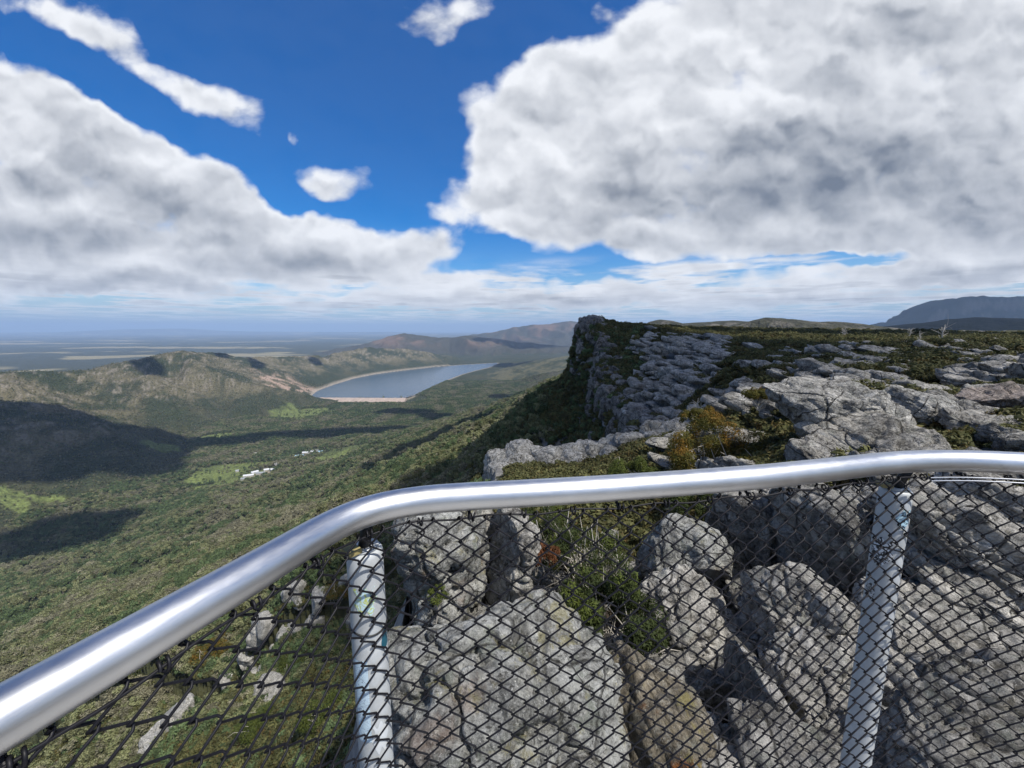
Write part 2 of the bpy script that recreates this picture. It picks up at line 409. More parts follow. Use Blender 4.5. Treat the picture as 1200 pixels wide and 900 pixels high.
class N:
    def __init__(s, nt): s.nt = nt
    def _in(s, sock, v):
        if hasattr(v, 'is_output') or isinstance(v, bpy.types.NodeSocket): s.nt.links.new(v, sock)
        else: sock.default_value = v
    def math(s, op, a, b=None, c=None, clamp=False):
        n = s.nt.nodes.new('ShaderNodeMath'); n.operation = op; n.use_clamp = clamp
        s._in(n.inputs[0], a)
        if b is not None: s._in(n.inputs[1], b)
        if c is not None: s._in(n.inputs[2], c)
        return n.outputs[0]
    def vmath(s, op, a, b=None, scale=None):
        n = s.nt.nodes.new('ShaderNodeVectorMath'); n.operation = op
        s._in(n.inputs[0], a)
        if b is not None: s._in(n.inputs[1], b)
        if scale is not None: s._in(n.inputs['Scale'], scale)
        return n.outputs['Value'] if op in ('LENGTH', 'DOT_PRODUCT', 'DISTANCE') else n.outputs[0]
    def noise(s, vec, scale, detail=5, rough=.5, dist=0.0, out='Fac'):
        n = s.nt.nodes.new('ShaderNodeTexNoise'); n.inputs['Scale'].default_value = scale
        n.inputs['Detail'].default_value = detail; n.inputs['Roughness'].default_value = rough; n.inputs['Distortion'].default_value = dist
        if vec is not None: s._in(n.inputs['Vector'], vec)
        return n.outputs[out]
    def voronoi(s, vec, scale, feature='F1', out='Distance', rand=1.0):
        n = s.nt.nodes.new('ShaderNodeTexVoronoi'); n.feature = feature; n.inputs['Scale'].default_value = scale
        n.inputs['Randomness'].default_value = rand
        if vec is not None: s._in(n.inputs['Vector'], vec)
        return n.outputs[out]
    def ramp(s, v, a, b, lo=0.0, hi=1.0, smooth=True):
        n = s.nt.nodes.new('ShaderNodeMapRange'); n.interpolation_type = 'SMOOTHSTEP' if smooth else 'LINEAR'
        s._in(n.inputs[0], v)
        for i, x in zip((1, 2, 3, 4), (a, b, lo, hi)): s._in(n.inputs[i], x)
        return n.outputs[0]
    def mix(s, f, a, b, blend='MIX'):
        n = s.nt.nodes.new('ShaderNodeMix'); n.data_type = 'RGBA'; n.blend_type = blend
        s._in(n.inputs['Factor'], f)
        for k, v in (('A', a), ('B', b)):
            sock = [i for i in n.inputs if i.name == k and i.type == 'RGBA'][0]
            if isinstance(v, (tuple, list)) and len(v) == 3: v = (*v, 1)
            s._in(sock, v)
        return [o for o in n.outputs if o.type == 'RGBA'][0]
    def attr(s, name, out='Color', typ='GEOMETRY'):
        n = s.nt.nodes.new('ShaderNodeAttribute'); n.attribute_name = name; n.attribute_type = typ
        return n.outputs[out]
    def coord(s, out='Object'):
        return s.nt.nodes.new('ShaderNodeTexCoord').outputs[out]
    def mapping(s, vec, loc=(0, 0, 0), rot=(0, 0, 0), scale=(1, 1, 1), typ='POINT'):
        n = s.nt.nodes.new('ShaderNodeMapping'); n.vector_type = typ
        s._in(n.inputs['Vector'], vec); n.inputs['Location'].default_value = loc; n.inputs['Rotation'].default_value = rot; n.inputs['Scale'].default_value = scale
        return n.outputs[0]
    def bump(s, h, strength=.5, dist=.1, normal=None):
        n = s.nt.nodes.new('ShaderNodeBump'); n.inputs['Strength'].default_value = strength; n.inputs['Distance'].default_value = dist
        s._in(n.inputs['Height'], h)
        if normal is not None: s._in(n.inputs['Normal'], normal)
        return n.outputs[0]
    def link(s, a, b): s.nt.links.new(a, b)

def mat_terrain():
    m, nt, b = new_mat('ground_material'); n = N(nt)
    c = n.attr('albedo'); rk = n.attr('rockiness', 'Fac')
    P = n.coord('Object')
    big = n.noise(P, .03, 6, .6); fine = n.noise(P, .9, 5, .65)
    v = n.voronoi(P, .13, 'F1'); v2 = n.voronoi(P, .3, 'F1')
    rkn = n.noise(n.mapping(P, scale=(1, 1, 2.5)), 3.2, 6, .7)
    var = n.math('ADD', n.math('MULTIPLY', big, .5), n.math('MULTIPLY', fine, .4))
    var = n.math('ADD', var, n.math('MULTIPLY', n.math('SUBTRACT', .5, v), .55))
    var = n.ramp(var, .1, 1.0, .45, 1.5, False)
    rvar = n.ramp(rkn, .3, .7, .55, 1.45, False)
    k = n.nt.nodes.new('ShaderNodeMix'); k.data_type = 'FLOAT'
    n._in(k.inputs[0], rk); n._in(k.inputs[2], var); n._in(k.inputs[3], rvar)
    col = n.vmath('SCALE', c, scale=k.outputs[0])
    n.link(col, b.inputs['Base Color']); b.inputs['Roughness'].default_value = .95
    b.inputs['Specular IOR Level'].default_value = .15
    h = n.math('ADD', n.math('MULTIPLY', v, -4.0), n.math('MULTIPLY', v2, -2.0))
    b1 = n.bump(h, .9, 1.0)
    b2 = n.bump(rkn, .5, .25, b1)
    n.link(b2, b.inputs['Normal'])
    return m

def mat_rock(name, tone=(.27, .262, .245), lichen=.5, dark=.5, scale=1.0, rust=0.0, yellow=0.0):
    m, nt, b = new_mat(name); n = N(nt)
    P = n.mapping(n.coord('Object'), scale=(scale,) * 3)
    warp = n.vmath('ADD', P, n.vmath('SCALE', n.noise(P, 1.3, 3, .5, out='Color'), scale=.35))
    large = n.noise(warp, .7, 5, .6); mid = n.noise(warp, 3.5, 7, .68); fine = n.noise(P, 22, 6, .75)
    grain = n.noise(P, 90, 3, .7)
    strata = n.noise(n.mapping(warp, rot=(.25, .1, 0), scale=(.8, .8, 7)), 1.6, 6, .65)
    cr = n.voronoi(warp, 1.1, 'DISTANCE_TO_EDGE'); cr2 = n.voronoi(n.mapping(warp, scale=(1, 1, 1.8)), 3.4, 'DISTANCE_TO_EDGE')
    v = n.math('ADD', n.math('MULTIPLY', mid, .6), n.math('MULTIPLY', fine, .55))
    v = n.math('ADD', v, n.math('MULTIPLY', large, .45))
    k = n.ramp(v, .66, .96, .28, 1.75, False)
    col = n.vmath('SCALE', (*tone,), scale=k)
    # grey-green and pale lichen, black stains
    li = n.math('MULTIPLY', n.ramp(n.noise(P, 7, 6, .7), .53, .62), lichen)
    col = n.mix(li, col, (.40, .40, .36))
    li2 = n.math('MULTIPLY', n.ramp(n.noise(n.vmath('ADD', P, (3.1, 7.7, 1.2)), 2.6, 6, .7), .54, .64), lichen * .7)
    col = n.mix(li2, col, (.17, .19, .155))
    dk = n.math('MULTIPLY', n.ramp(n.noise(n.mapping(warp, loc=(9, 2, 4), scale=(1.3, 1.3, .5)), 1.9, 8, .75), .50, .62), dark)
    col = n.mix(dk, col, (.055, .052, .048))
    wh = n.math('MULTIPLY', n.ramp(n.noise(n.vmath('ADD', P, (5, 1, 8)), 24, 5, .75), .58, .66), lichen * .95)
    col = n.mix(wh, col, (.62, .61, .57))
    if rust > 0:
        ru = n.math('MULTIPLY', n.ramp(n.noise(n.vmath('ADD', P, (1, 4, 9)), 1.1, 6, .7), .55, .66), rust)
        col = n.mix(ru, col, (.22, .085, .025))
    if yellow > 0:
        ye = n.math('MULTIPLY', n.ramp(n.noise(n.vmath('ADD', P, (4, 6, 2)), 1.4, 7, .75), .54, .62), yellow)
        col = n.mix(ye, col, (.27, .235, .07))
    crk = n.math('MULTIPLY', n.ramp(cr, 0, .028, .9, 0), n.ramp(large, .40, .52, 0, 1))
    col = n.mix(crk, col, (.03, .028, .025))
    pit = n.math('MULTIPLY', n.ramp(n.noise(n.mapping(warp, loc=(2, 5, 1), scale=(1, 1, .6)), 9, 7, .75),   .55, .64), .85)
    col = n.mix(pit, col, (.05, .048, .043))
    n.link(col, b.inputs['Base Color']); b.inputs['Roughness'].default_value = .92
    b.inputs['Specular IOR Level'].default_value = .2
    h = n.math('ADD', n.math('MULTIPLY', mid, .5), n.math('MULTIPLY', strata, .7))
    h = n.math('ADD', h, n.ramp(cr2, 0, .06, -.22, 0))
    h = n.math('ADD', h, n.ramp(cr, 0, .03, -.35, 0))
    b1 = n.bump(h, 1.0, .20 / scale)
    b2 = n.bump(fine, .9, .05 / scale, b1)
    b3 = n.bump(grain, .35, .012 / scale, b2)
    n.link(b3, b.inputs['Normal'])
    return m

def mat_leaf(name, c1, c2, c3=None, obj_var=.35, trans=.25):
    m, nt, b = new_mat(name); n = N(nt)
    g = nt.nodes.new('ShaderNodeNewGeometry'); oi = nt.nodes.new('ShaderNodeObjectInfo')
    col = n.mix(g.outputs['Random Per Island'], c1, c2)
    if c3:
        P = n.coord('Object')
        col = n.mix(n.ramp(n.noise(P, 1.1, 3, .5), .48, .62), col, c3)
    k = n.ramp(oi.outputs['Random'], 0, 1, 1 - obj_var, 1 + obj_var, False)
    col = n.vmath('SCALE', col, scale=k)
    n.link(col, b.inputs['Base Color']); b.inputs['Roughness'].default_value = .7
    b.inputs['Specular IOR Level'].default_value = .2
    t = nt.nodes.new('ShaderNodeBsdfTranslucent'); n.link(col, t.inputs[0])
    mx = nt.nodes.new('ShaderNodeMixShader'); mx.inputs[0].default_value = trans
    out = [x for x in nt.nodes if x.type == 'OUTPUT_MATERIAL'][0]
    n.link(b.outputs[0], mx.inputs[1]); n.link(t.outputs[0], mx.inputs[2]); n.link(mx.outputs[0], out.inputs['Surface'])
    return m

def mat_simple(name, col, rough=.6, metal=0.0, nscale=8, nvar=.15, bump=0.0, bdist=.01, spec=.5):
    m, nt, b = new_mat(name); n = N(nt)
    P = n.coord('Object'); f = n.noise(P, nscale, 6, .65)
    n.link(n.vmath('SCALE', (*col,), scale=n.ramp(f, .3, .7, 1 - nvar, 1 + nvar, False)), b.inputs['Base Color'])
    b.inputs['Roughness'].default_value = rough; b.inputs['Metallic'].default_value = metal; b.inputs['Specular IOR Level'].default_value = spec
    if bump: n.link(n.bump(f, bump, bdist), b.inputs['Normal'])
    return m

M = {}
M['ground'] = mat_terrain()
M['rock'] = mat_rock('grey_sandstone', (.385, .368, .335), lichen=.6, dark=.55)
M['rock_front'] = mat_rock('lichened_sandstone', (.33, .332, .314), lichen=.9, dark=.45, rust=.25, yellow=.5)
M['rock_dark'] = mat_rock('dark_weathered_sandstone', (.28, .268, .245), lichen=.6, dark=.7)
M['rock_pale'] = mat_rock('pale_sandstone', (.37, .36, .335), lichen=.4, dark=.35)
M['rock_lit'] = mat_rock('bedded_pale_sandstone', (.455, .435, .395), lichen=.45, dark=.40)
M['rock_rust'] = mat_rock('rust_stained_sandstone', (.22, .19, .14), lichen=.4, dark=.5, rust=.95, yellow=.6)
M['rock_pink'] = mat_rock('pinkish_sandstone', (.34, .285, .25), lichen=.25, dark=.2)
M['cliff'] = mat_rock('cliff_sandstone', (.225, .215, .20), lichen=.3, dark=.95, scale=.22, rust=.12)
M['slab'] = mat_rock('slab_sandstone', (.36, .343, .31), lichen=.45, dark=.5, scale=.6)
M['tree'] = mat_leaf('eucalypt_leaves', (.125, .140, .060), (.215, .218, .115), None, .45)
M['tree_dark'] = mat_leaf('dark_eucalypt_leaves', (.066, .102, .042), (.118, .155, .068), None, .4)
M['tree_pale'] = mat_leaf('pale_eucalypt_leaves', (.165, .160, .095), (.255, .240, .165), None, .4)
M['heath'] = mat_leaf('heath_leaves', (.060, .068, .026), (.125, .120, .046), (.13, .095, .035), .4)
M['shrub'] = mat_leaf('green_shrub_leaves', (.052, .072, .016), (.105, .125, .026), None, .1, .3)
M['shrub_dark'] = mat_leaf('dark_shrub_leaves', (.026, .038, .012), (.050, .066, .018), (.10, .125, .024), .1, .25)
M['rust_leaf'] = mat_leaf('rusty_dead_fern', (.085, .032, .014), (.13, .055, .022), None, .1, .2)
M['shrub_orange'] = mat_leaf('bronze_shrub_leaves', (.075, .080, .018), (.130, .110, .022), (.21, .115, .018), .1, .3)
M['twig'] = mat_simple('pale_dead_wood', (.42, .39, .34), .85, nscale=20, nvar=.25)
M['bark'] = mat_simple('brown_bark', (.10, .08, .06), .9, nscale=20, nvar=.3)
M['trunk'] = mat_simple('pale_gum_bark', (.30, .27, .22), .9, nscale=5, nvar=.3)

# ------------------------------------------------------------------ mesh helpers
def new_mesh(name, V, F, mat, smooth=True, parent=None, link=True):
    """V (n,3); F an (m,k) array or list of faces"""
    me = bpy.data.meshes.new(name)
    V = np.asarray(V, F32)
    if isinstance(F, np.ndarray):
        k = F.shape[1]
        me.vertices.add(len(V)); me.vertices.foreach_set('co', V.ravel())
        me.loops.add(F.size); me.loops.foreach_set('vertex_index', F.ravel().astype(np.int32))
        me.polygons.add(len(F)); me.polygons.foreach_set('loop_start', np.arange(0, F.size, k, dtype=np.int32))
        me.update(calc_edges=True)
    else:
        me.from_pydata(V.tolist(), [], F); me.update()
    if smooth: me.polygons.foreach_set('use_smooth', np.ones(len(me.polygons), bool))
    mats = mat if isinstance(mat, (list, tuple)) else [mat]
    for x in mats: me.materials.append(x)
    o = bpy.data.objects.new(name, me)
    if link: C.objects.link(o)
    if parent: o.parent = parent
    return o

def tag(o, label, cat, group=None):
    o['label'] = label; o['category'] = cat
    if group: o['group'] = group
    return o
def struct(o, label=None, cat=None):
    o['kind'] = 'structure'
    if label: o['label'] = label
    if cat: o['category'] = cat
    return o
def stuff(o, label, cat):
    o['kind'] = 'stuff'; o['label'] = label; o['category'] = cat; return o
def empty(name, loc, label, cat, group=None, rz=0):
    o = bpy.data.objects.new(name, None); o.location = loc; o.rotation_euler = (0, 0, rz); o.empty_display_size = .2
    C.objects.link(o); return tag(o, label, cat, group)

class MB:
    def __init__(s): s.V = []; s.F = []; s.n = 0
    def add(s, V, F):
        s.V.append(np.asarray(V, F32)); s.F.append(np.asarray(F, np.int32) + s.n); s.n += len(V)
    def build(s, name, mat, parent=None, smooth=True, link=True):
        ks = {f.shape[1] for f in s.F}
        if len(ks) == 1: return new_mesh(name, np.concatenate(s.V), np.concatenate(s.F), mat, smooth, parent, link)
        return new_mesh(name, np.concatenate(s.V), [r for f in s.F for r in f.tolist()], mat, smooth, parent, link)

def tube(path, rad, sides=8, caps=True, up=None):
    P = np.asarray(path, float); n = len(P)
    rad = np.broadcast_to(np.asarray(rad, float), (n,))
    T = np.gradient(P, axis=0); T /= np.linalg.norm(T, axis=1)[:, None] + 1e-12
    u = np.array([0, 0, 1.]) if up is None else np.asarray(up, float)
    if abs(T[0] @ u) > .9: u = np.array([1., 0, 0])
    U = np.zeros((n, 3)); 
    for i in range(n):
        u = u - T[i] * (u @ T[i]); u /= np.linalg.norm(u) + 1e-12; U[i] = u
    W = np.cross(T, U)
    a = np.arange(sides) / sides * 2 * np.pi
    V = (P[:, None] + rad[:, None, None] * (np.cos(a)[None, :, None] * U[:, None] + np.sin(a)[None, :, None] * W[:, None])).reshape(-1, 3)
    i = np.arange(n - 1)[:, None] * sides; j = np.arange(sides)[None]; j2 = (j + 1) % sides
    F = np.stack([i + j, i + j2, i + sides + j2, i + sides + j], -1).reshape(-1, 4)
    if caps:
        V = np.concatenate([V, P[:1], P[-1:]]); c0 = n * sides; c1 = c0 + 1
        j = np.arange(sides); j2 = (j + 1) % sides
        F = np.concatenate([F, np.stack([j2, j, np.full(sides, c0), np.full(sides, c0)], -1)[:, [0, 1, 2, 2]], np.stack([j + (n - 1) * sides, j2 + (n - 1) * sides, np.full(sides, c1), np.full(sides, c1)], -1)[:, [0, 1, 2, 2]]])
        return V, F
    return V, F

def clean_quads(F):
    return [list(dict.fromkeys(r)) for r in F.tolist()]

# ------------------------------------------------------------------ build the ground sheet
idx = np.arange(NR * NA).reshape(NR, NA)
a = idx[:-1, :-1]; b_ = idx[:-1, 1:]; c_ = idx[1:, 1:]; d_ = idx[1:, :-1]
Fq = np.stack([a, d_, c_, b_], -1).reshape(-1, 4)
wrap = np.stack([idx[:-1, -1], idx[1:, -1], idx[1:, 0], idx[:-1, 0]], -1)
Fq = np.concatenate([Fq, wrap])
ter = new_mesh('ground', np.column_stack([GX, GY, GH]), Fq, M['ground'])
ca = ter.data.color_attributes.new('albedo', 'FLOAT_COLOR', 'POINT')
ca.data.foreach_set('color', np.column_stack([GC, np.ones(len(GC))]).astype(F32).ravel())
fa = ter.data.attributes.new('rockiness', 'FLOAT', 'POINT'); fa.data.foreach_set('value', GROCK.astype(F32))
struct(ter, 'wooded valley floor, hills and scrubby rock plateau running to the horizon', 'ground')

# lake
lk = np.array([(p[0], p[1], VAL) for p in LAKE])
cen = lk.mean(0); big = cen + (lk - cen) * 1.03
lake = new_mesh('lake', np.concatenate([big, [cen]]), [[i, (i + 1) % len(big), len(big)] for i in range(len(big))], None, False) if False else None
mw, ntw, bw = new_mat('lake_water'); nw = N(ntw)
bw.inputs['Base Color'].default_value = (.045, .075, .105, 1); bw.inputs['Roughness'].default_value = .22
nw.link(nw.bump(nw.noise(nw.mapping(nw.coord('Object'), scale=(.05, .02, 1)), 1, 4), .35, 3.0), bw.inputs['Normal'])
me = bpy.data.meshes.new('lake'); bm = bmesh.new()
bm.faces.new([bm.verts.new(p) for p in big]); bmesh.ops.recalc_face_normals(bm, faces=bm.faces)
if bm.faces[:][0].normal.z < 0: bmesh.ops.reverse_faces(bm, faces=bm.faces[:])
bmesh.ops.triangulate(bm, faces=bm.faces[:]); bm.to_mesh(me); bm.free(); me.materials.append(mw)
lake = bpy.data.objects.new('lake', me); C.objects.link(lake); struct(lake, 'long grey blue reservoir lake between the hills', 'lake')

tick('mesh')
# ------------------------------------------------------------------ rocks
_ico = {}
def ico(sub):
    if sub not in _ico:
        bm = bmesh.new(); bmesh.ops.create_icosphere(bm, subdivisions=sub, radius=1)
        bm.verts.ensure_lookup_table()
        V = np.array([v.co[:] for v in bm.verts], F32); F = np.array([[v.index for v in f.verts] for f in bm.faces], np.int32); bm.free()
        _ico[sub] = (V, F)
    return _ico[sub]

def rock_shape(seed, dims, sub=5, box=4.0, cuts=7, rough=1.0, block=0.0, layers=0.0, layer_n=(.2, 0, 1), feature=1.0):
    """a weathered block: rounded box, chipped by planes, grooved by bedding layers and cracked into blocks. Local metres."""
    R = np.random.default_rng(seed)
    U, F = ico(sub)
    U = U.copy()
    rad = (np.abs(U) ** box).sum(1) ** (-1 / box)
    P = U * rad[:, None]
    for k in range(cuts):
        nv = R.normal(size=3); nv[2] = nv[2] * .7; nv /= np.linalg.norm(nv)
        o = R.uniform(.62, .98)
        e = P @ nv - o
        P = P - np.maximum(e, 0)[:, None] * nv[None] * .92
    dims = np.asarray(dims, F32)
    P = P * dims
    s = float(dims.mean())
    Nn = P / dims ** 2; Nn /= np.linalg.norm(Nn, axis=1)[:, None] + 1e-9
    off = R.uniform(-50, 50, 3).astype(F32)
    q = P / (s * .9) + off
    disp = fbm3(q * .9, 4, seed) * .22 * s * rough
    disp += fbm3(P / feature * 1.6 + off, 5, seed + 5, .6) * .12 * feature * rough
    if block > 0:
        w = P / (feature * 1.0); w = w * .8 + .38 * np.column_stack([noise3(w * 1.3 + 5, seed) + .4 * noise3(w * 3.7 + 5, seed), noise3(w * 1.3 + 15, seed) + .4 * noise3(w * 3.7 + 15, seed), noise3(w * 1.3 + 25, seed)])
        w = w * np.array([1, 1, 1.5], F32)
        f1, e, cid = worley3(w + off, seed)
        disp -= block * feature * (np.exp(-e * 20) * .34 + (cid - .5) * .15)
    if layers > 0:
        ln = np.asarray(layer_n, float); ln /= np.linalg.norm(ln)
        t = P @ ln / (feature * .42) + 1.0 * noise3(P / (feature * 2.5) + off, seed + 9) + off[0]
        k = np.floor(t); f = t - k
        hsh = ((_h(k.astype(np.int32), k.astype(np.int32) * 0 + 3, k.astype(np.int32) * 0, seed) & np.uint32(255)).astype(F32) / 255 - .5)
        disp += layers * feature * (hsh * .22 - .10 * np.exp(-np.minimum(f, 1 - f) * 14))
    P = P + Nn * disp[:, None]
    return P, F

def place(P, loc, rot):
    Mx = np.array(Euler(rot).to_matrix(), F32)
    return P @ Mx.T + np.asarray(loc, F32)

def boulder(name, label, px, py, Y, dims, rot=(0, 0, 0), seed=1, mat='rock', cat='boulder', group=None, **kw):
    P, F = rock_shape(seed, dims, **kw)
    o = new_mesh(name, P, F, M[mat])
    o.location = at(px, py, Y); o.rotation_euler = rot
    return tag(o, label, cat, group)

BOULDERS = [
    # name, label, px, py, Y, dims, rot, seed, mat, kw
    ('boulder', 'biggest grey lichened boulder directly below the handrail, with yellow moss at its foot', 600, 845, 3.9, (1.45, 1.3, 1.35), (.1, .05, .3), 3, 'rock_front', dict(sub=7, box=3.6, cuts=14, block=.7, layers=.35, layer_n=(.3, .2, 1), feature=.8)),
    ('boulder', 'rust and orange stained rock flank right of the biggest boulder', 745, 880, 3.9, (.5, .9, .9), (.1, .5, .2), 8, 'rock_rust', dict(sub=6, cuts=6, layers=.8, layer_n=(1, 0, .8), feature=.5)),
    ('boulder', 'pale grey upright block behind the left post, on the left of the dark crack', 527, 668, 7.4, (.95, 1.1, 1.55), (.05, -.1, .2), 12, 'rock_front', dict(sub=6, box=5, cuts=11, block=.9, feature=.7)),
    ('boulder', 'narrow upright block on the right of the dark crack, beside red leaf litter', 600, 662, 7.6, (.55, .8, 1.25), (.05, .12, .1), 15, 'rock', dict(sub=6, cuts=7, block=.5, feature=.7)),
    ('boulder', 'small rounded block capping the upright rock pair under the rail', 558, 612, 8.6, (.55, .6, .6), (0, 0, .4), 17, 'rock', dict(sub=5, box=3, cuts=6, feature=.6)),
    ('boulder', 'smooth round topped grey green boulder beside the central shrub', 802, 652, 7.8, (.85, .8, .85), (0, .1, .2), 21, 'rock_front', dict(sub=6, box=2.7, cuts=4, block=.2, feature=.7)),
    ('boulder', 'speckled ledge of rock under the round topped boulder', 800, 735, 6.2, (.95, .8, .75), (.1, -.15, .3), 24, 'rock', dict(sub=6, cuts=8, block=.6, layers=.3, feature=.6)),
    ('boulder', 'round shouldered lichened boulder in the middle of the rocky gully', 935, 735, 5.6, (.72, .8, .95), (0, -.1, .1), 27, 'rock', dict(sub=6, box=3, cuts=6, block=.4, feature=.7)),
    ('boulder', 'smooth leaning flat slab standing on edge in the gully', 893, 850, 4.5, (.22, .75, 1.15), (.05, -.28, .15), 31, 'rock', dict(sub=6, box=5, cuts=5, rough=.5, feature=.6)),
    ('boulder', 'broken lower block wedged right of the leaning flat slab', 960, 840, 4.4, (.55, .7, .95), (.1, -.2, .1), 34, 'rock', dict(sub=6, cuts=8, block=.7, layers=.4, feature=.5)),
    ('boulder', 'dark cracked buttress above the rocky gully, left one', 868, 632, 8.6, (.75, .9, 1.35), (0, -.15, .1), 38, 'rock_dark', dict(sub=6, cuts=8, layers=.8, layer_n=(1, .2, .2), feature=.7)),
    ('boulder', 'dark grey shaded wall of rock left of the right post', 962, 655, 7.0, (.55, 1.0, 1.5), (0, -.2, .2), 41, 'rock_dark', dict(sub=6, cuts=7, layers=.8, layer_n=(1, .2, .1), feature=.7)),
    ('boulder', 'pale cracked block behind the right post just under the rail', 1022, 612, 8.0, (.8, .8, .7), (.1, .3, .1), 44, 'rock', dict(sub=6, cuts=9, block=.9, feature=.6)),
    ('boulder', 'broad overhanging slab with dark shade under it, right of the right post', 1135, 640, 6.3, (2.1, 1.3, .62), (.1, .42, -.1), 47, 'rock_lit', dict(sub=7, box=5, cuts=10, block=.4, layers=1.1, layer_n=(.1, -.1, 1), feature=.6)),
    ('boulder', 'blocky boulder against the right post in the shade of the overhanging slab', 1078, 738, 5.2, (.6, .7, .42), (.1, .4, 0), 50, 'rock_lit', dict(sub=6, box=3.5, cuts=7, block=.6, feature=.5)),
    ('boulder', 'long sloping ledge of rock low on the right, tilted down to the right', 1150, 770, 4.8, (1.5, .9, .45), (.1, .5, -.1), 53, 'rock_lit', dict(sub=6, box=5, cuts=9, block=.4, layers=1.1, layer_n=(.1, -.1, 1), feature=.5)),
    ('boulder', 'mid grey rock rib right of the foot of the right post', 1085, 815, 4.3, (.9, .7, .35), (.1, .5, 0), 56, 'rock_lit', dict(sub=6, box=5, cuts=9, block=.4, layers=1.0, layer_n=(.1, -.1, 1), feature=.45)),
    ('boulder', 'bright rounded pale boulder at the foot of the right post', 1045, 888, 3.6, (.42, .45, .35), (0, .2, .3), 59, 'rock_pale', dict(sub=6, box=2.8, cuts=4, feature=.4)),
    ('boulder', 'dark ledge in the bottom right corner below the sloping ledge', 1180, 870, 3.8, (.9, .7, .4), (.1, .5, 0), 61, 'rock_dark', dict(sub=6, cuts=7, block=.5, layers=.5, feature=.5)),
    ('boulder', 'small white rock in the gully bottom left of the right post', 905, 893, 3.7, (.25, .22, .16), (0, .2, .3), 63, 'rock_pale', dict(sub=5, cuts=6, feature=.3)),
    ('boulder', 'jagged block against the rail line above the overhanging slab', 1125, 585, 9.0, (1.6, 1.1, .6), (.05, .35, .1), 65, 'rock_lit', dict(sub=6, box=5, cuts=10, block=.6, layers=.9, layer_n=(.1, -.1, 1), feature=.6)),
    ('boulder', 'dark cracked buttress above the rocky gully, right one', 915, 620, 8.8, (.6, .9, 1.2), (0, -.25, .1), 68, 'rock', dict(sub=6, cuts=8, block=.6, layers=.5, layer_n=(1, .2, .2), feature=.6)),
    ('boulder', 'long bedded rib of rock right of the right post, middle one of the sloping ribs', 1165, 705, 5.6, (1.5, .75, .34), (.1, .47, -.1), 91, 'rock_lit', dict(sub=6, box=5, cuts=9, block=.5, layers=1.0, layer_n=(.1, -.1, 1), feature=.5)),
    ('boulder', 'narrow bedded rib of rock touching the right edge under the bend of the rail', 1190, 600, 7.2, (1.3, .8, .4), (.05, .42, -.1), 93, 'rock_lit', dict(sub=6, box=5, cuts=9, block=.6, layers=1.0, layer_n=(.1, -.1, 1), feature=.5)),
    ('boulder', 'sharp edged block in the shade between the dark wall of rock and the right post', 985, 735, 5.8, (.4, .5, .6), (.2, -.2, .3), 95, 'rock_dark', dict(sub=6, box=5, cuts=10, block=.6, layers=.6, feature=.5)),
    # slabs on the right
    ('rock_slab', 'large pale tilted slab standing proud above the handrail on the right', 985, 478, 13.5, (2.9, 1.3, .85), (-.05, .27, -.12), 71, 'rock_pale', dict(sub=7, box=2.8, cuts=7, block=.35, layers=.35, feature=1.2)),
    ('rock_slab', 'smaller rounded slab tucked against the right end of the large pale slab', 1078, 480, 14.0, (1.2, .9, .6), (.0, .35, -.1), 74, 'rock_pale', dict(sub=6, box=2.8, cuts=5, layers=.25, feature=.9)),
    ('rock_slab', 'low bedrock shelf under the large pale slab, meeting the rail', 930, 585, 11.8, (3.0, 2.2, 1.0), (.02, .22, -.1), 77, 'slab', dict(sub=7, box=4, cuts=8, block=.4, layers=.6, layer_n=(.3, -.2, 1), feature=1.1)),
    ('rock_slab', 'bedrock shelf right of centre behind the rail bend', 1065, 540, 11.5, (3.0, 2.0, .9), (.15, .25, 0), 80, 'slab', dict(sub=7, box=4, cuts=8, block=.5, layers=.6, layer_n=(.3, -.2, 1), feature=.9)),
    ('rock_slab', 'rounded cracked slab between the large pale slab and the pink slab', 1128, 490, 14.5, (1.9, 1.3, .75), (.1, .35, -.1), 83, 'slab', dict(sub=6, box=3, cuts=6, block=.5, layers=.5, feature=.9)),
    ('rock_slab', 'pinkish slab near the right edge', 1185, 478, 15.5, (2.2, 1.4, .6), (.05, .4, -.1), 86, 'rock_pink', dict(sub=6, box=3, cuts=6, layers=.4, feature=1.0)),
    ('rock_slab', 'dark grey wedge of slab under the pink slab', 1190, 515, 12.0, (1.7, 1.3, .6), (.1, .3, 0), 89, 'slab', dict(sub=6, box=4, cuts=7, block=.5, layers=.5, feature=.8)),
]
for (nm, lb, px, py, Y, dims, rot, sd_, mt, kw) in BOULDERS:
    boulder(nm, lb, px, py, Y, dims, rot, sd_, mt, cat='boulder' if nm == 'boulder' else 'rock slab', **kw)

def cluster(name, items, mat):
    mb = MB()
    for P, F in items: mb.add(P, F)
    return mb.build(name, mat)

R = np.random.default_rng(11)
# pale outcrop that runs out to the scarp edge
items = []
for k in range(190):
    u = R.uniform(0, 1); px = 578 + 235 * u
    top = np.interp(px, [578, 600, 645, 700, 722, 760, 800, 815], [535, 524, 527, 519, 508, 500, 490, 490])
    v = R.uniform(0, 1)
    py = top + 4 + v * 60; Y = np.interp(u, [0, 1], [38.5, 37]) - v * 6 + R.uniform(-.6, .6)
    s = R.uniform(.8, 1.6)
    P, F = rock_shape(500 + k, (s * 1.0, s, s * .95), sub=4, box=3, cuts=7, block=.6, feature=.8)
    items.append((place(P, at(px, py + 3, Y), (R.uniform(-.2, .2), R.uniform(0, .4), R.uniform(0, 3))), F))
o = cluster('rock_outcrop', items, M['rock_pale']); struct(o, 'pale knobbly rock outcrop running out to the edge above the valley', 'rock outcrop')

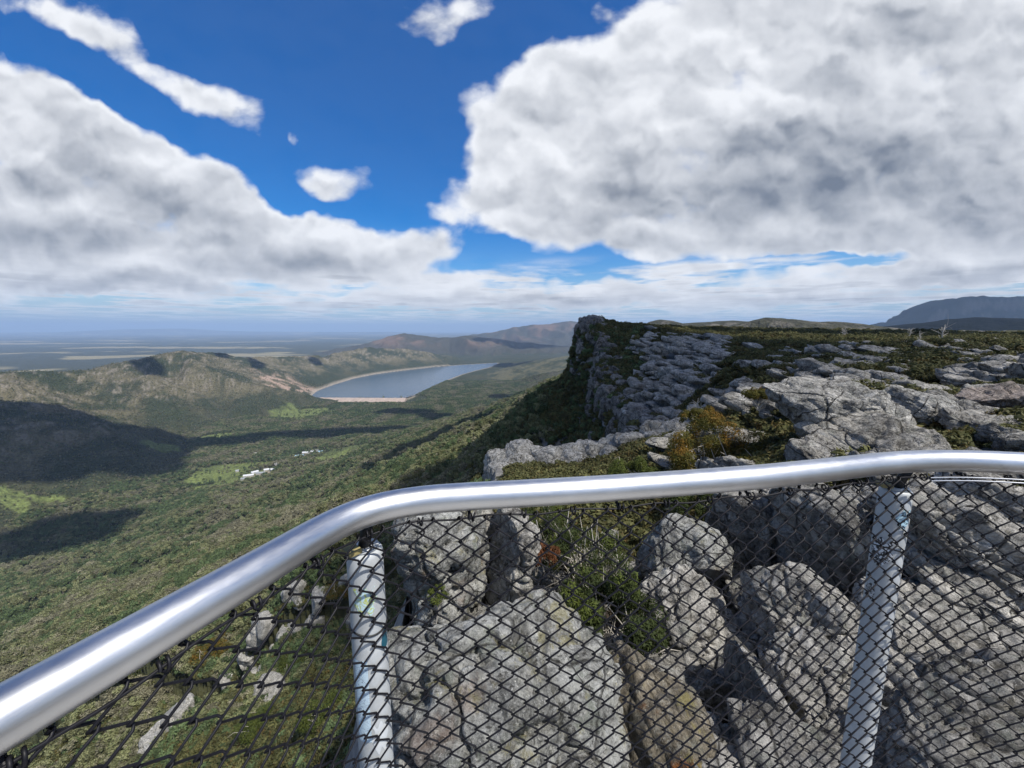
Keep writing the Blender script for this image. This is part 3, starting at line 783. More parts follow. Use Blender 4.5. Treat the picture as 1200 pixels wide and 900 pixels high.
# rubble wedged between the boulders in front of the lookout
items = []
NU = 120
Ux = np.zeros(NU); Uy = R.uniform(3.0, 11.5, NU); Ux = (R.uniform(470, 1330, NU) - 600) / 450 * Uy * 1.05
Uh = ground(Ux, Uy)[0]
for k in range(NU):
    s = R.uniform(.25, .7)
    P, F = rock_shape(8000 + k, (s * R.uniform(.8, 1.5), s * R.uniform(.8, 1.3), s * R.uniform(.6, 1.1)), sub=5, box=4, cuts=9, block=.8, feature=.5)
    items.append((place(P, (Ux[k], Uy[k], Uh[k] + s * .25), (R.uniform(-.3, .3), R.uniform(.0, .6), R.uniform(-.6, .6))), F))
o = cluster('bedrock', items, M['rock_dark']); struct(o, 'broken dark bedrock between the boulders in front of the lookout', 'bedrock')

# slabs and ledges of bedrock on the plateau
items = []
NL = 1500
Lpx = R.uniform(790, 1330, NL); LY = 16 * (110 / 16) ** R.uniform(0, 1, NL)
fa_ = R.uniform(0, 1, NL) < .21
Lpx = np.where(fa_, R.uniform(742, 845, NL), Lpx); LY = np.where(fa_, R.uniform(54, 122, NL), LY)
Lx = (Lpx - 600) / 450 * LY * 1.02; Lh = ground(Lx, LY)[0]; Ln = fbm2(Lx / 26, LY / 26, 5, 101)
for k in range(NL):
    px, Y, x, n, h = Lpx[k], LY[k], Lx[k], Ln[k], Lh[k]; y = Y
    dens = np.interp(Y, [16, 40, 60, 110], [.85, .65, .35, .15]) * (1.0 if n > 0 else .45)
    if px < 860 and Y < 52: dens *= .5
    if fa_[k]: dens = 1
    if R.uniform() > dens: continue
    s = R.uniform(.5, 1.25) * np.interp(Y, [16, 110], [1.0, 1.9])
    dm = (s * R.uniform(1.3, 2.4), s * R.uniform(.9, 1.4), s * R.uniform(.3, .55))
    P, F = rock_shape(900 + k, dm, sub=4 if Y < 50 else 3, box=3.2, cuts=7, block=.4, layers=.5, feature=.9)
    items.append((place(P, (x, y, h + dm[2] * .25), (R.uniform(-.1, .15), R.uniform(.15, .42), R.normal(-.1, .3))), F))
o = cluster('bedrock_ledges', items, M['slab']); struct(o, 'tilted ledges of grey bedrock scattered over the scrubby plateau', 'bedrock')

# blocks of the headland cliff
items = []
ED = densify([e for e in EDGE if 46 <= e[1] <= 310], 400)
NB = 950; Bx = np.zeros(NB); By = np.zeros(NB)
for k in range(NB):
    e = ED[R.integers(0, len(ED))]
    if R.uniform() < .45: e = ED[(np.abs(ED[:, 1] - R.uniform(60, 160))).argmin()]
    d = R.uniform(-9, 2.5)
    nx, ny = -1.0, -.25
    Bx[k], By[k] = e[0] + nx * -d * -1 + R.normal(0, 1), e[1] + ny * -d * -1 + R.normal(0, 1.5)
Bh, _, _, Bs, _, _ = ground(Bx, By); Bn = fbm2(Bx / 12, By / 12 + Bh / 14, 3, 211)
for k in range(NB):
    x, y, h = Bx[k], By[k], Bh[k:k + 1]
    if Bs[k] < -8 or Bs[k] > 4: continue
    if Bs[k] < -1 and Bn[k] > .08: continue
    s = R.uniform(.7, 2.0)
    P, F = rock_shape(3000 + k, (s * R.uniform(1, 1.6), s * R.uniform(1, 1.4), s * R.uniform(.6, 1.3)), sub=3, box=4.5, cuts=6, layers=.7, block=.4, feature=1.1)
    items.append((place(P, (x, y, h[0] + R.uniform(-.6, .3) * s), (R.uniform(-.15, .15), R.uniform(.0, .35), R.uniform(-.5, .5))), F))
o = cluster('cliff', items, M['cliff']); struct(o, 'layered sandstone cliff of the headland', 'cliff')

# outcrops on the steep slope below on the left
items = []
for (px, py, Y, n_, sp) in [(305, 745, 44, 12, 2.0), (345, 725, 48, 9, 1.8), (215, 850, 36, 12, 1.7), (320, 820, 38, 8, 1.2), (385, 730, 50, 6, 1.6), (178, 880, 34, 7, 1.2), (270, 700, 70, 3, 1.5)]:
    gx_, gy_, gz_ = at_ground(px, py, 12, 120)
    for k in range(n_):
        x, y = gx_, gy_; x += R.normal(0, sp * 1.7); y += R.normal(0, sp * 1.3)
        h = ground(x, y)[0][0]; s = R.uniform(1.1, 3.2)
        P, F = rock_shape(int(7000 + px * 3 + k), (s * 1.2, s, s * 1.3), sub=4, cuts=7, block=.7, feature=.9)
        items.append((place(P, (x, y, h + s * .7), (R.uniform(-.3, .3), R.uniform(-.3, .3), R.uniform(0, 3))), F))
o = cluster('rock_outcrop', items, M['rock_pale']); struct(o, 'pale broken outcrops on the steep scrub slope below the left post', 'rock outcrop')

tick('rocks')
# ------------------------------------------------------------------ plants
def leaf_cloud(R, centres, radii, n, size, flat=.75, aspect=.5):
    """n small leaf faces spread over the outer shell of some clumps"""
    w = np.array([r[0] ** 2 for r in radii]); w = w / w.sum()
    k = R.choice(len(centres), n, p=w)
    d = R.normal(size=(n, 3)); d /= np.linalg.norm(d, axis=1)[:, None]
    rad = R.uniform(0.35, 1, n) ** .45
    c = np.asarray(centres)[k] + d * rad[:, None] * np.asarray(radii)[k]
    nr = d + R.normal(0, .6, (n, 3)) + np.array([0, 0, .35]); nr /= np.linalg.norm(nr, axis=1)[:, None]
    t = np.cross(nr, R.normal(size=(n, 3))); t /= np.linalg.norm(t, axis=1)[:, None] + 1e-9
    b = np.cross(nr, t)
    s = size * R.uniform(.6, 1.4, n)[:, None]
    V = np.stack([c - t * s, c - b * s * aspect, c + t * s, c + b * s * aspect], 1).reshape(-1, 3)
    return V, np.arange(4 * n).reshape(-1, 4)

def crown(seed, rx, h, nc, leaves, size, base=.3, sunk=0.0):
    R = np.random.default_rng(seed)
    cs, rs = [], []
    for i in range(nc):
        a = R.uniform(0, 2 * np.pi); q = math.sqrt(R.uniform(0, 1)) * .72
        z = h * (base + (1 - base) * R.uniform(.15, .85) * (1 - .5 * q))
        cs.append((rx * q * math.cos(a), rx * q * math.sin(a), z)); s = rx * R.uniform(.32, .52)
        rs.append((s, s, s * .8))
    return leaf_cloud(R, cs, rs, leaves, size), cs

protos = bpy.data.collections.new('prototypes')
def proto_tree(seed, mat, rx, h, nc, leaves, size, trunk=True):
    (V, F), cs = crown(seed, rx, h, nc, leaves, size)
    V2 = [V]; F2 = [F]; mi = [np.zeros(len(F), np.int32)]; nv = len(V)
    if trunk:
        R = np.random.default_rng(seed)
        for c in [(0, 0, h * .75)] + [cs[i] for i in range(0, min(4, len(cs)))]:
            p = np.array([(0, 0, -.5), (c[0] * .3, c[1] * .3, h * .3), (c[0] * .8, c[1] * .8, c[2] * .85), c])
            tv, tf = tube(p, [h * .02, h * .016, h * .010, h * .005], 4, False)
            V2.append(tv); F2.append(tf + nv); nv += len(tv); mi.append(np.ones(len(tf), np.int32))
    o = new_mesh('tree', np.concatenate(V2), np.concatenate(F2), [mat, M['trunk']], True, link=False)
    o.data.polygons.foreach_set('material_index', np.concatenate(mi))
    return o

def scatter(name, pts, rz, scl, ids, objs):
    col = bpy.data.collections.new(name + '_kinds')
    for i, o in enumerate(objs):
        o.name = f'{name}_kind{i:02d}'; col.objects.link(o)
    me = bpy.data.meshes.new(name); me.vertices.add(len(pts)); me.vertices.foreach_set('co', np.asarray(pts, F32).ravel())
    for nm, arr, ty in (('rz', rz, 'FLOAT'), ('scl', scl, 'FLOAT'), ('kid', ids, 'INT')):
        at_ = me.attributes.new(nm, ty, 'POINT'); at_.data.foreach_set('value', np.asarray(arr, F32 if ty == 'FLOAT' else np.int32))
    o = bpy.data.objects.new(name, me); C.objects.link(o)
    g = bpy.data.node_groups.new(name, 'GeometryNodeTree')
    g.interface.new_socket('Geometry', in_out='INPUT', socket_type='NodeSocketGeometry'); g.interface.new_socket('Geometry', in_out='OUTPUT', socket_type='NodeSocketGeometry')
    ni = g.nodes.new('NodeGroupInput'); no = g.nodes.new('NodeGroupOutput'); iop = g.nodes.new('GeometryNodeInstanceOnPoints')
    ci = g.nodes.new('GeometryNodeCollectionInfo'); ci.inputs['Collection'].default_value = col; ci.inputs['Separate Children'].default_value = True; ci.inputs['Reset Children'].default_value = True
    def na(nm, ty):
        n = g.nodes.new('GeometryNodeInputNamedAttribute'); n.data_type = ty; n.inputs[0].default_value = nm; return n.outputs[0]
    cx = g.nodes.new('ShaderNodeCombineXYZ')
    L = g.links.new
    L(ni.outputs[0], iop.inputs['Points']); L(ci.outputs[0], iop.inputs['Instance']); iop.inputs['Pick Instance'].default_value = True
    L(na('kid', 'INT'), iop.inputs['Instance Index']); L(na('rz', 'FLOAT'), cx.inputs[2]); L(cx.outputs[0], iop.inputs['Rotation']); L(na('scl', 'FLOAT'), iop.inputs['Scale'])
    L(iop.outputs[0], no.inputs[0])
    md = o.modifiers.new('scatter', 'NODES'); md.node_group = g
    return o

# far woodland: valley floor, hills and lower scarp slope
R = np.random.default_rng(23)
def polar_pts(n, a0, a1, r0, r1, power=1.0):
    a = np.radians(R.uniform(a0, a1, n)); u = R.uniform(0, 1, n)
    r = (r0 ** (2 * power) + u * (r1 ** (2 * power) - r0 ** (2 * power))) ** (1 / (2 * power))
    return (np.sin(a) * r).astype(F32), (np.cos(a) * r).astype(F32)
tx, ty = polar_pts(250000, -60, 12, 110, 3300, .8)
t2, t3 = polar_pts(90000, -60, 14, 100, 620, .9)
tx = np.concatenate([tx, t2]); ty = np.concatenate([ty, t3])
H, kd, rd, sd_, ld, r_ = ground(tx, ty)
me_ = meadow_mask(tx, ty, kd); ba = bare_mask(tx, ty)
n1 = fbm2(tx / 240, ty / 240, 5, 5); n2 = fbm2(tx / 45, ty / 45, 4, 8)
dens = np.where(np.isin(kd, (1, 4)), np.clip(.42 - .6 * sstep(.1, .5, n2 + .35 * n1) , .08, 1) * np.interp(H, [VAL, VAL + 60, VAL + 200], [1, .8, .55]), .95)
dens = np.where(me_ > .3, np.where(n2 > .1, .13, .02), dens)
for (qx, qy, qr) in ((300, 562, 60), (361, 535, 65)):
    q = atz(qx, qy, VAL); dens = np.where(np.hypot(tx - q[0], ty - q[1]) < qr, np.minimum(dens, .22), dens); dens = np.where(ba > .3, .04, dens); dens = np.where(ld < 12, 0, dens); ddm = np.hypot(tx - np.clip(tx, DAM_A[0], DAM_B[0]), ty - (DAM_A[1] + DAM_B[1]) / 2); dens = np.where(ddm < 130, .03, dens); dens = np.where(kd == 8, 0, dens)
dens = np.where((kd == 7) & (sd_ > -14), 0, dens)
dens = np.where(n2 < -.42, dens * .35, dens)
keep = (R.uniform(0, 1, len(tx)) < dens) & (np.abs(np.degrees(np.arctan2(tx, ty))) < 60)
tx, ty, H, r_, n1, kd = tx[keep], ty[keep], H[keep], r_[keep], n1[keep], kd[keep]
forest_objs = [proto_tree(40 + i, M[('tree_dark', 'tree', 'tree_pale')[i % 3]], 3.4 + .5 * (i // 3), 9 + (i // 3) * 1.5, 9 - 2 * (i % 2), 420 - 60 * (i % 3), .62) for i in range(9)]
n4 = fbm2(tx / 75 + 9, ty / 75, 4, 401) + .5 * n1 + R.normal(0, .22, len(tx))
pale = (n4 > np.where(kd == 3, .05, np.where(np.isin(kd, (1, 4)), .1, .38))); darkt = n4 < np.where(kd == 7, -.10, np.where(kd == 0, .05, -.35))
ids = R.integers(0, 3, len(tx)) * 3 + np.where(pale, 2, np.where(darkt, 0, 1))
o = scatter('eucalypt_forest', np.column_stack([tx, ty, H]), R.uniform(0, 6.28, len(tx)), R.uniform(.6, 1.25, len(tx)) * np.where(np.isin(kd, (1, 4)), .6, 1.0) * np.interp(r_, [110, 300, 700], [.35, .62, 1.0]), ids, forest_objs)
stuff(o, 'dense olive eucalypt forest covering the valley floor and lower slopes', 'forest')
print('trees', len(tx))

# scrub on the scarp slope and the cliff ledges
bush_objs = [proto_tree(80 + i, M['heath'] if i % 3 else M['tree_dark'], 1.0 + .25 * (i % 2), 1.3 + .3 * (i % 3), 6, 420, .15, i == 2) for i in range(5)]
tx, ty = polar_pts(60000, -60, 16, 16, 230, .45)
t2, t3 = polar_pts(9000, 5, 19, 50, 165, .8); tx = np.concatenate([tx, t2]); ty = np.concatenate([ty, t3])
H, kd, rd, sd_, ld, r_ = ground(tx, ty)
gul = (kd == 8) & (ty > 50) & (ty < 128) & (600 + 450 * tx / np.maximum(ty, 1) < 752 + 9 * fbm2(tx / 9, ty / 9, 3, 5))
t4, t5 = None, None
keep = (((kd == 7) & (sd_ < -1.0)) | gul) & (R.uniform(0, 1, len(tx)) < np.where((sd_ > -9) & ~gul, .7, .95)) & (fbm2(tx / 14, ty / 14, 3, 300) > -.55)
tx, ty, H, r_, sd_ = tx[keep], ty[keep], H[keep], r_[keep], sd_[keep]
o = scatter('slope_scrub', np.column_stack([tx, ty, H - .1]), R.uniform(0, 6.28, len(tx)), R.uniform(.7, 1.6, len(tx)) * np.interp(r_, [30, 200], [.8, 1.2]), R.integers(0, 5, len(tx)), bush_objs)
stuff(o, 'dark green scrub covering the steep slope under the cliffs', 'scrub'); print('slope scrub', len(tx))

# heath on the plateau
heath_objs = [proto_tree(90 + i, M['heath'], .8 + .25 * (i % 2), .8 + .25 * (i % 3), 6, 380, .12, i == 2) for i in range(5)]
tx, ty = polar_pts(70000, -4, 58, 9.5, 700, .35)
H, kd, rd, sd_, ld, r_ = ground(tx, ty)
pn = fbm2(tx / 26, ty / 26, 5, 101)
thr = np.interp(r_, [12, 40, 90, 200], [-.12, .05, .22, .6])
fpx = 600 + 450 * tx / np.maximum(ty, 1)
keep = (kd == 8) & (sd_ > 1.2) & ((r_ > 13) | ((fpx > 590) & (fpx < 850))) & ~((fpx < 738) & (ty < 46) & (ty > 33)) & ((fpx > 845) | (fpx < 752) | (ty > 118) | (ty < 54) | (R.uniform(0, 1, len(tx)) < .5)) & (pn < thr) & (R.uniform(0, 1, len(tx)) < .8)
tx, ty, H, r_ = tx[keep], ty[keep], H[keep], r_[keep]
o = scatter('heath_scrub', np.column_stack([tx, ty, H - .08]), R.uniform(0, 6.28, len(tx)), R.uniform(.5, 1.3, len(tx)) * np.interp(r_, [15, 60, 300], [.55, .95, 1.9]), R.integers(0, 5, len(tx)), heath_objs)
stuff(o, 'low olive heath scrub growing between the rocks of the plateau', 'scrub'); print('heath', len(tx))

# individual shrubs close to the lookout
def shrub(label, px, py, Y, rx, h, mat, seed, leaves=9000, size=.035, twigs=14, tw_mat='twig', base=.15, name='shrub', group=None):
    loc = at(px, py, Y)
    e = empty(name, loc, label, 'shrub', group)
    Rk = np.random.default_rng(seed + 7); cs, rs = [], []
    for i in range(30):
        a = Rk.uniform(0, 6.28); q = math.sqrt(Rk.uniform(0, 1)); zt = math.sqrt(max(.05, 1 - (q * .9) ** 2))
        cs.append((rx * q * math.cos(a) * .9, rx * q * math.sin(a) * .9, h * (base + (1 - base) * zt * Rk.uniform(.45, 1.0))))
        k_ = rx * Rk.uniform(.13, .30); rs.append((k_, k_, k_ * Rk.uniform(.8, 1.4)))
    V, F = leaf_cloud(Rk, cs, rs, leaves, size, aspect=.32)
    new_mesh('foliage', V, F, M[mat], True, e)
    R = np.random.default_rng(seed + 1); mb = MB()
    for i in range(twigs):
        c = np.array(cs[i % len(cs)]) * R.uniform(.8, 1.15)
        if i >= len(cs) // 2: c = c + R.normal(0, .25, 3) * rx
        p0 = np.array([R.normal(0, .05), R.normal(0, .05), -.35]); mid1 = p0 + (c - p0) * .35 + R.normal(0, .08, 3) * rx; mid2 = p0 + (c - p0) * .7 + R.normal(0, .1, 3) * rx
        mb.add(*tube([p0, mid1, mid2, c], np.array([.022, .017, .012, .005]) * (rx + .3) * (.8 if tw_mat == 'twig' else 1), 5, False))
        for j in range(2):
            b0 = mid2; b1 = mid2 + R.normal(0, .22, 3) * rx; b2 = b1 + R.normal(0, .2, 3) * rx + np.array([0, 0, .1])
            mb.add(*tube([b0, b1, b2], np.array([.009, .007, .003]) * (rx + .3), 4, False))
    mb.build('branches', M[tw_mat], e)
    return e

shrub('tall bronze and green bush above the rail in the middle of the rocks', 832, 575, 15, 1.9, 2.9, 'shrub_orange', 201, 22000, .05)
shrub('smaller bronze bush right behind the tall bronze bush', 818, 505, 19, 1.0, 1.2, 'shrub_orange', 202, 9000, .05)
shrub('bright green bush peeping over the rail left of the tall bronze bush', 742, 575, 15, 1.1, 1.3, 'shrub', 203, 12000, .045)
shrub('low orange bush against the left end of the large pale slab', 890, 472, 17, .75, .6, 'shrub_orange', 204, 7000, .045)
shrub('large dark green bush with pale dead twigs in the central gully', 712, 800, 6.0, 1.0, 2.1, 'shrub_dark', 205, 20000, .034, 46)
shrub('twiggy bush directly above the large dark green bush', 690, 680, 7.9, .9, 1.2, 'shrub_dark', 206, 9000, .03, 50)
shrub('green bush under the rail left of the twiggy bush', 640, 640, 9.5, 1.0, 1.0, 'shrub_dark', 207, 11000, .03, 30)
shrub('dark bush in the shade under the rail below the tall bronze bush', 815, 620, 10.5, 1.0, 1.2, 'shrub_dark', 208, 11000, .035, 12)
shrub('small mossy tuft on top of the pale upright block', 536, 631, 7.6, .16, .14, 'shrub', 209, 1500, .018, 4)
shrub('small green tuft in the crack left of the biggest boulder', 512, 705, 6.2, .2, .3, 'shrub', 210, 1800, .02, 5)
shrub('yellow green low bush at the foot of the biggest boulder', 545, 905, 3.0, .32, .3, 'shrub', 211, 4000, .014, 6)
shrub('rust red dead fern patch between the pale upright rocks and the twiggy bush', 632, 655, 7.6, .42, .3, 'rust_leaf', 212, 4000, .03, 8)
shrub('orange brown grass tuft at the foot of the rust stained rock flank', 775, 880, 4.2, .42, .4, 'rust_leaf', 213, 4500, .022, 10)
for i, (px, py, Y, rx, h, mt, lb) in enumerate([
        (385, 850, 30, 1.6, 1.8, 'shrub', 'bright green bush beside the left post near the bottom'),
        (250, 770, 42, 1.6, 1.6, 'shrub_orange', 'bronze bush left of the pale outcrop on the steep slope'),
        (345, 790, 40, 1.5, 1.5, 'shrub', 'green bush below the upper pale outcrop on the steep slope'),
        (400, 700, 52, 1.6, 1.6, 'shrub_orange', 'bronze bush behind the left post on the steep slope'),
        (305, 860, 33, 1.4, 1.4, 'shrub', 'green bush in the bottom of the picture between the lower outcrop and the left post'),
        (150, 800, 48, 2.0, 2.0, 'shrub', 'green bush nearest the lower left stretch of rail'),
        (270, 690, 75, 2.4, 2.2, 'shrub', 'olive bush on the steep slope just under the rail bend')]):
    x, y, z = at_ground(px, py, 12, 150); q_ = math.hypot(x, y) / math.hypot(*at(px, py, Y)[:2])
    e = shrub(lb, px, py, Y, rx * q_ * 1.5, h * q_ * 1.3, mt, 230 + i, 9000, .085 * q_, 14); e.location = (x, y, z - .2)

tick('plants')
def dead_tree(label, px, Y, h, seed):
    x = (px - 600) / 450 * Y; z = float(ground(x, Y)[0][0])
    e = empty('dead_tree', (x, Y, z - .2), label, 'dead tree', 'bleached dead trees on the plateau')
    R = np.random.default_rng(seed); mb = MB(); lean = R.normal(0, .12, 2)
    top = np.array([lean[0] * h, lean[1] * h, h]); pts = [np.zeros(3), top * .35 + np.append(R.normal(0, .04, 2) * h, 0), top * .7 + np.append(R.normal(0, .05, 2) * h, 0), top]
    V, F = tube(pts, np.array([.035, .028, .02, .006]) * h, 7, False); new_mesh('trunk', V, F, M['twig'], True, e)
    for i in range(11):
        b0 = top * R.uniform(.3, .85); a_ = R.uniform(0, 6.28); ln = h * R.uniform(.2, .45)
        d = np.array([math.cos(a_), math.sin(a_), R.uniform(.5, 1.3)]); d /= np.linalg.norm(d)
        b1 = b0 + d * ln * .5; b2 = b0 + d * ln + np.append(R.normal(0, .08, 2) * h, 0)
        mb.add(*tube([b0, b1, b2], np.array([.014, .010, .004]) * h, 5, False))
        b3 = b1 + R.normal(0, .16, 3) * h; mb.add(*tube([b1, (b1 + b3) / 2 + R.normal(0, .02, 3) * h, b3], np.array([.008, .006, .003]) * h, 4, False))
    mb.build('branches', M['twig'], e)
for i, (px, Y, h, lb) in enumerate([(1098, 95, 5.0, 'tallest bleached dead tree on the plateau, in front of the blue mountain'), (1075, 100, 3.6, 'bleached dead tree just left of the tallest dead tree'), (985, 130, 5.0, 'bleached forked dead tree standing alone in the heath under the dark hill'),
        (905, 62, 2.4, 'small bleached dead tree among the ledges behind the large pale slab'), (1062, 140, 4.0, 'bleached dead tree farthest back in the heath'), (826, 34, 2.8, 'bleached dead tree behind the tall bronze bush')]):
    dead_tree(lb, px, Y, h, 400 + i)

# ------------------------------------------------------------------ town, dam
def box_vf(cx, cy, z0, lx, ly, h, rz):
    c, s = math.cos(rz), math.sin(rz)
    V = [(cx + c * x - s * y, cy + s * x + c * y, z) for z in (z0, z0 + h) for x, y in ((-lx, -ly), (lx, -ly), (lx, ly), (-lx, ly))]
    F = [[0, 3, 2, 1], [4, 5, 6, 7], [0, 1, 5, 4], [1, 2, 6, 5], [2, 3, 7, 6], [3, 0, 4, 7]]
    return V, F
M['wall'] = mat_simple('rendered_wall', (.42, .40, .36), .8, nscale=.5)
M['roof_w'] = mat_simple('white_metal_roof', (.50, .51, .52), .6, nscale=.5)
M['roof_g'] = mat_simple('grey_metal_roof', (.24, .26, .27), .6, nscale=.5)
M['roof_b'] = mat_simple('blue_metal_roof', (.22, .33, .40), .6, nscale=.5)
houses = [(292, 562, 17, 8, .4, 'roof_w'), (299, 559, 12, 8, .9, 'roof_w'), (306, 561, 15, 7, .2, 'roof_g'), (313, 557, 9, 7, .5, 'roof_w'), (286, 566, 9, 6, .1, 'roof_g'), (320, 560, 8, 7, 1.0, 'roof_w'),
          (352, 536, 20, 8, .3, 'roof_b'), (361, 533, 22, 9, .3, 'roof_w'), (369, 531, 16, 8, .5, 'roof_g'), (376, 533, 10, 7, .2, 'roof_b'), (345, 539, 8, 6, .8, 'roof_w'), (299, 531, 10, 7, .3, 'roof_w'), (278, 551, 6, 5, .5, 'roof_g'), (325, 551, 7, 6, .5, 'roof_w')]
hl = ['long white roofed building at the front of the nearer hamlet', 'white roofed house just behind the front building of the nearer hamlet', 'grey roofed shed among white roofs in the nearer hamlet',
      'small white roofed house at the back of the nearer hamlet', 'small grey roofed house at the left end of the nearer hamlet', 'white roofed cottage at the right end of the nearer hamlet',
      'long blue roofed building at the left of the farther hamlet', 'longest white roofed building in the farther hamlet', 'grey roofed hall behind the farther hamlet', 'blue roofed house at the right end of the farther hamlet',
      'small white cottage in front of the farther hamlet', 'lone white roofed house in the trees far left of the farther hamlet', 'small grey shed in the green paddock', 'white cottage between the two hamlets']
for (px, py, lx, ly, rz, rf), lb in zip(houses, hl):
    x, y, z = atz(px, py, VAL + 3); z = float(ground(x, y)[0][0])
    e = empty('house', (x, y, z), lb, 'house', None, rz)
    V, F = box_vf(0, 0, -.5, lx * .9, ly * .9, 5.0, 0); new_mesh('wall', V, F, M['wall'], False, e); e.scale = (.8, .8, .9)
    t, w = 4.5, 7.8
    V = [(-lx, -ly, t), (lx, -ly, t), (lx, ly, t), (-lx, ly, t), (-lx, 0, w), (lx, 0, w)]
    new_mesh('roof', V, [[0, 1, 5, 4], [2, 3, 4, 5], [1, 2, 5], [3, 0, 4], [3, 2, 1, 0]], M[rf], False, e)

M['dam'] = mat_simple('dam_rockfill', (.34, .27, .225), .9, nscale=.05, nvar=.25)
pA = np.array(DAM_A); pB = np.array(DAM_B)
mb = MB(); tt = np.linspace(0, 1, 40); 
cl = pA[None] + (pB - pA)[None] * tt[:, None]; dirv = (pB - pA)[:2] / np.linalg.norm((pB - pA)[:2]); nv = np.array([dirv[1], -dirv[0]])
prof = [(-22, -8), (-5, 5.0), (5, 5.0), (60, -24)]
V = []
for q in cl:
    for o_, zz in prof: V.append((q[0] + nv[0] * o_, q[1] + nv[1] * o_, VAL + zz))
F = [[i * 4 + j, i * 4 + j + 1, i * 4 + j + 5, i * 4 + j + 4] for i in range(39) for j in range(3)] + [[i * 4 + 3, i * 4, i * 4 + 4, i * 4 + 7] for i in range(39)] + [[0, 3, 2, 1], [156, 157, 158, 159]]
o = new_mesh('dam_wall', V, F, M['dam'], False); tag(o, 'long low pinkish rockfill dam wall across the near end of the lake', 'dam')

# ------------------------------------------------------------------ railing
HR = -.305; RAD = .0252
RAILPX = [(-160, 935), (-60, 877), (0, 842), (100, 785), (200, 727), (300, 669), (345, 642), (380, 621), (415, 604), (450, 593), (500, 585), (560, 581), (600, 579), (700, 573), (800, 566), (900, 558), (960, 551.5), (1000, 547), (1030, 543.5), (1060, 541), (1095, 539.8), (1130, 540), (1165, 541.3), (1200, 543), (1300, 549), (1420, 557)]
ctrl = np.array([atz(px, py, HR) for px, py in RAILPX])
# smooth spline through the points
def smooth_path(P, n):
    s = np.concatenate([[0], np.cumsum(np.linalg.norm(np.diff(P, axis=0), axis=1))])
    t = np.linspace(0, s[-1], n)
    Q = np.column_stack([np.interp(t, s, P[:, k]) for k in range(3)])
    for _ in range(int(n * .035) ** 2 // 6 + 4):
        Q[1:-1] = Q[1:-1] * .5 + (Q[:-2] + Q[2:]) * .25
    return Q
rail = smooth_path(ctrl, 420)
rs = np.concatenate([[0], np.cumsum(np.linalg.norm(np.diff(rail, axis=0), axis=1))])
def rail_at(s):
    p = np.array([np.interp(s, rs, rail[:, k]) for k in range(3)])
    q = np.array([np.interp(s + .01, rs, rail[:, k]) for k in range(3)]) - np.array([np.interp(s - .01, rs, rail[:, k]) for k in range(3)])
    q /= np.linalg.norm(q); return p, q, np.array([q[1], -q[0], 0])      # inward normal points back to the deck
RL = rs[-1]
def rail_s(px):   # arc position of the rail under a picture column
    pxs = 600 + 450 * rail[:, 0] / (rail[:, 1] * CP - rail[:, 2] * SP)
    return float(rs[np.abs(pxs - px).argmin()])

mm, ntm, bm_ = new_mat('brushed_steel'); nm = N(ntm)
P = nm.coord('Object'); f = nm.noise(nm.mapping(P, scale=(6, 6, 60)), 6, 6, .7); f2 = nm.noise(P, 5, 5, .6)
sm = nm.ramp(nm.noise(nm.mapping(P, scale=(1, 1, 2)), 9, 7, .72), .60, .70)
nm.link(nm.mix(nm.math('MULTIPLY', sm, .55), nm.vmath('SCALE', (.60, .61, .62), scale=nm.ramp(f2, .3, .7, .84, 1.1, False)), (.33, .33, .32)), bm_.inputs['Base Color'])
bm_.inputs['Metallic'].default_value = 1.0
nm.link(nm.ramp(nm.math('ADD', f, nm.math('MULTIPLY', f2, .6)), .5, 1.1, .34, .48, False), bm_.inputs['Roughness'])
nm.link(nm.bump(f, .03, .001), bm_.inputs['Normal'])
M['steel'] = mm
M['wire'] = mat_simple('black_coated_wire', (.008, .008, .011), .5, nscale=60, nvar=.4, spec=.25)
M['galv'] = mat_simple('thin_bright_wire', (.7, .71, .72), .3, 1.0)
def mat_post():
    m, nt, b = new_mat('weathered_grey_paint'); n = N(nt)
    P = n.coord('Object'); f = n.noise(P, 14, 7, .7); g = n.noise(n.mapping(P, scale=(30, 30, 3)), 2, 6, .7)
    col = n.vmath('SCALE', (.44, .465, .48), scale=n.ramp(f, .3, .7, .80, 1.15, False))
    col = n.mix(n.ramp(g, .60, .72, 0, .4), col, (.34, .34, .33))
    col = n.mix(n.ramp(n.noise(n.vmath('ADD', P, (3, 3, 3)), 20, 6, .75), .66, .72, 0, .8), col, (.28, .20, .12))
    col = n.mix(n.ramp(n.noise(n.vmath('ADD', P, (7, 1, 3)), 9, 6, .7), .60, .70, 0, .35), col, (.62, .64, .65))
    n.link(col, b.inputs['Base Color']); b.inputs['Roughness'].default_value = .45
    n.link(n.bump(f, .15, .003), b.inputs['Normal'])
    return m
M['post'] = mat_post()

fence = empty('safety_railing', (0.3, .8, -1.45), 'curved steel handrail with black chain link mesh and two pale round posts', 'railing')
FM = Vector((0.3, .8, -1.45))
def fpart(name, V, F, mat, parent=None, smooth=True):
    if isinstance(F, np.ndarray) and any(len(set(r)) < 4 for r in F[-20:].tolist()): F = clean_quads(F)
    pl = parent or fence
    org = np.array(FM) if parent is None else np.array(FM) + np.array(parent.location)
    return new_mesh(name, np.asarray(V) - org, F, mat, smooth, pl)
fpart('handrail', *tube(rail, RAD, 40), M['steel'])

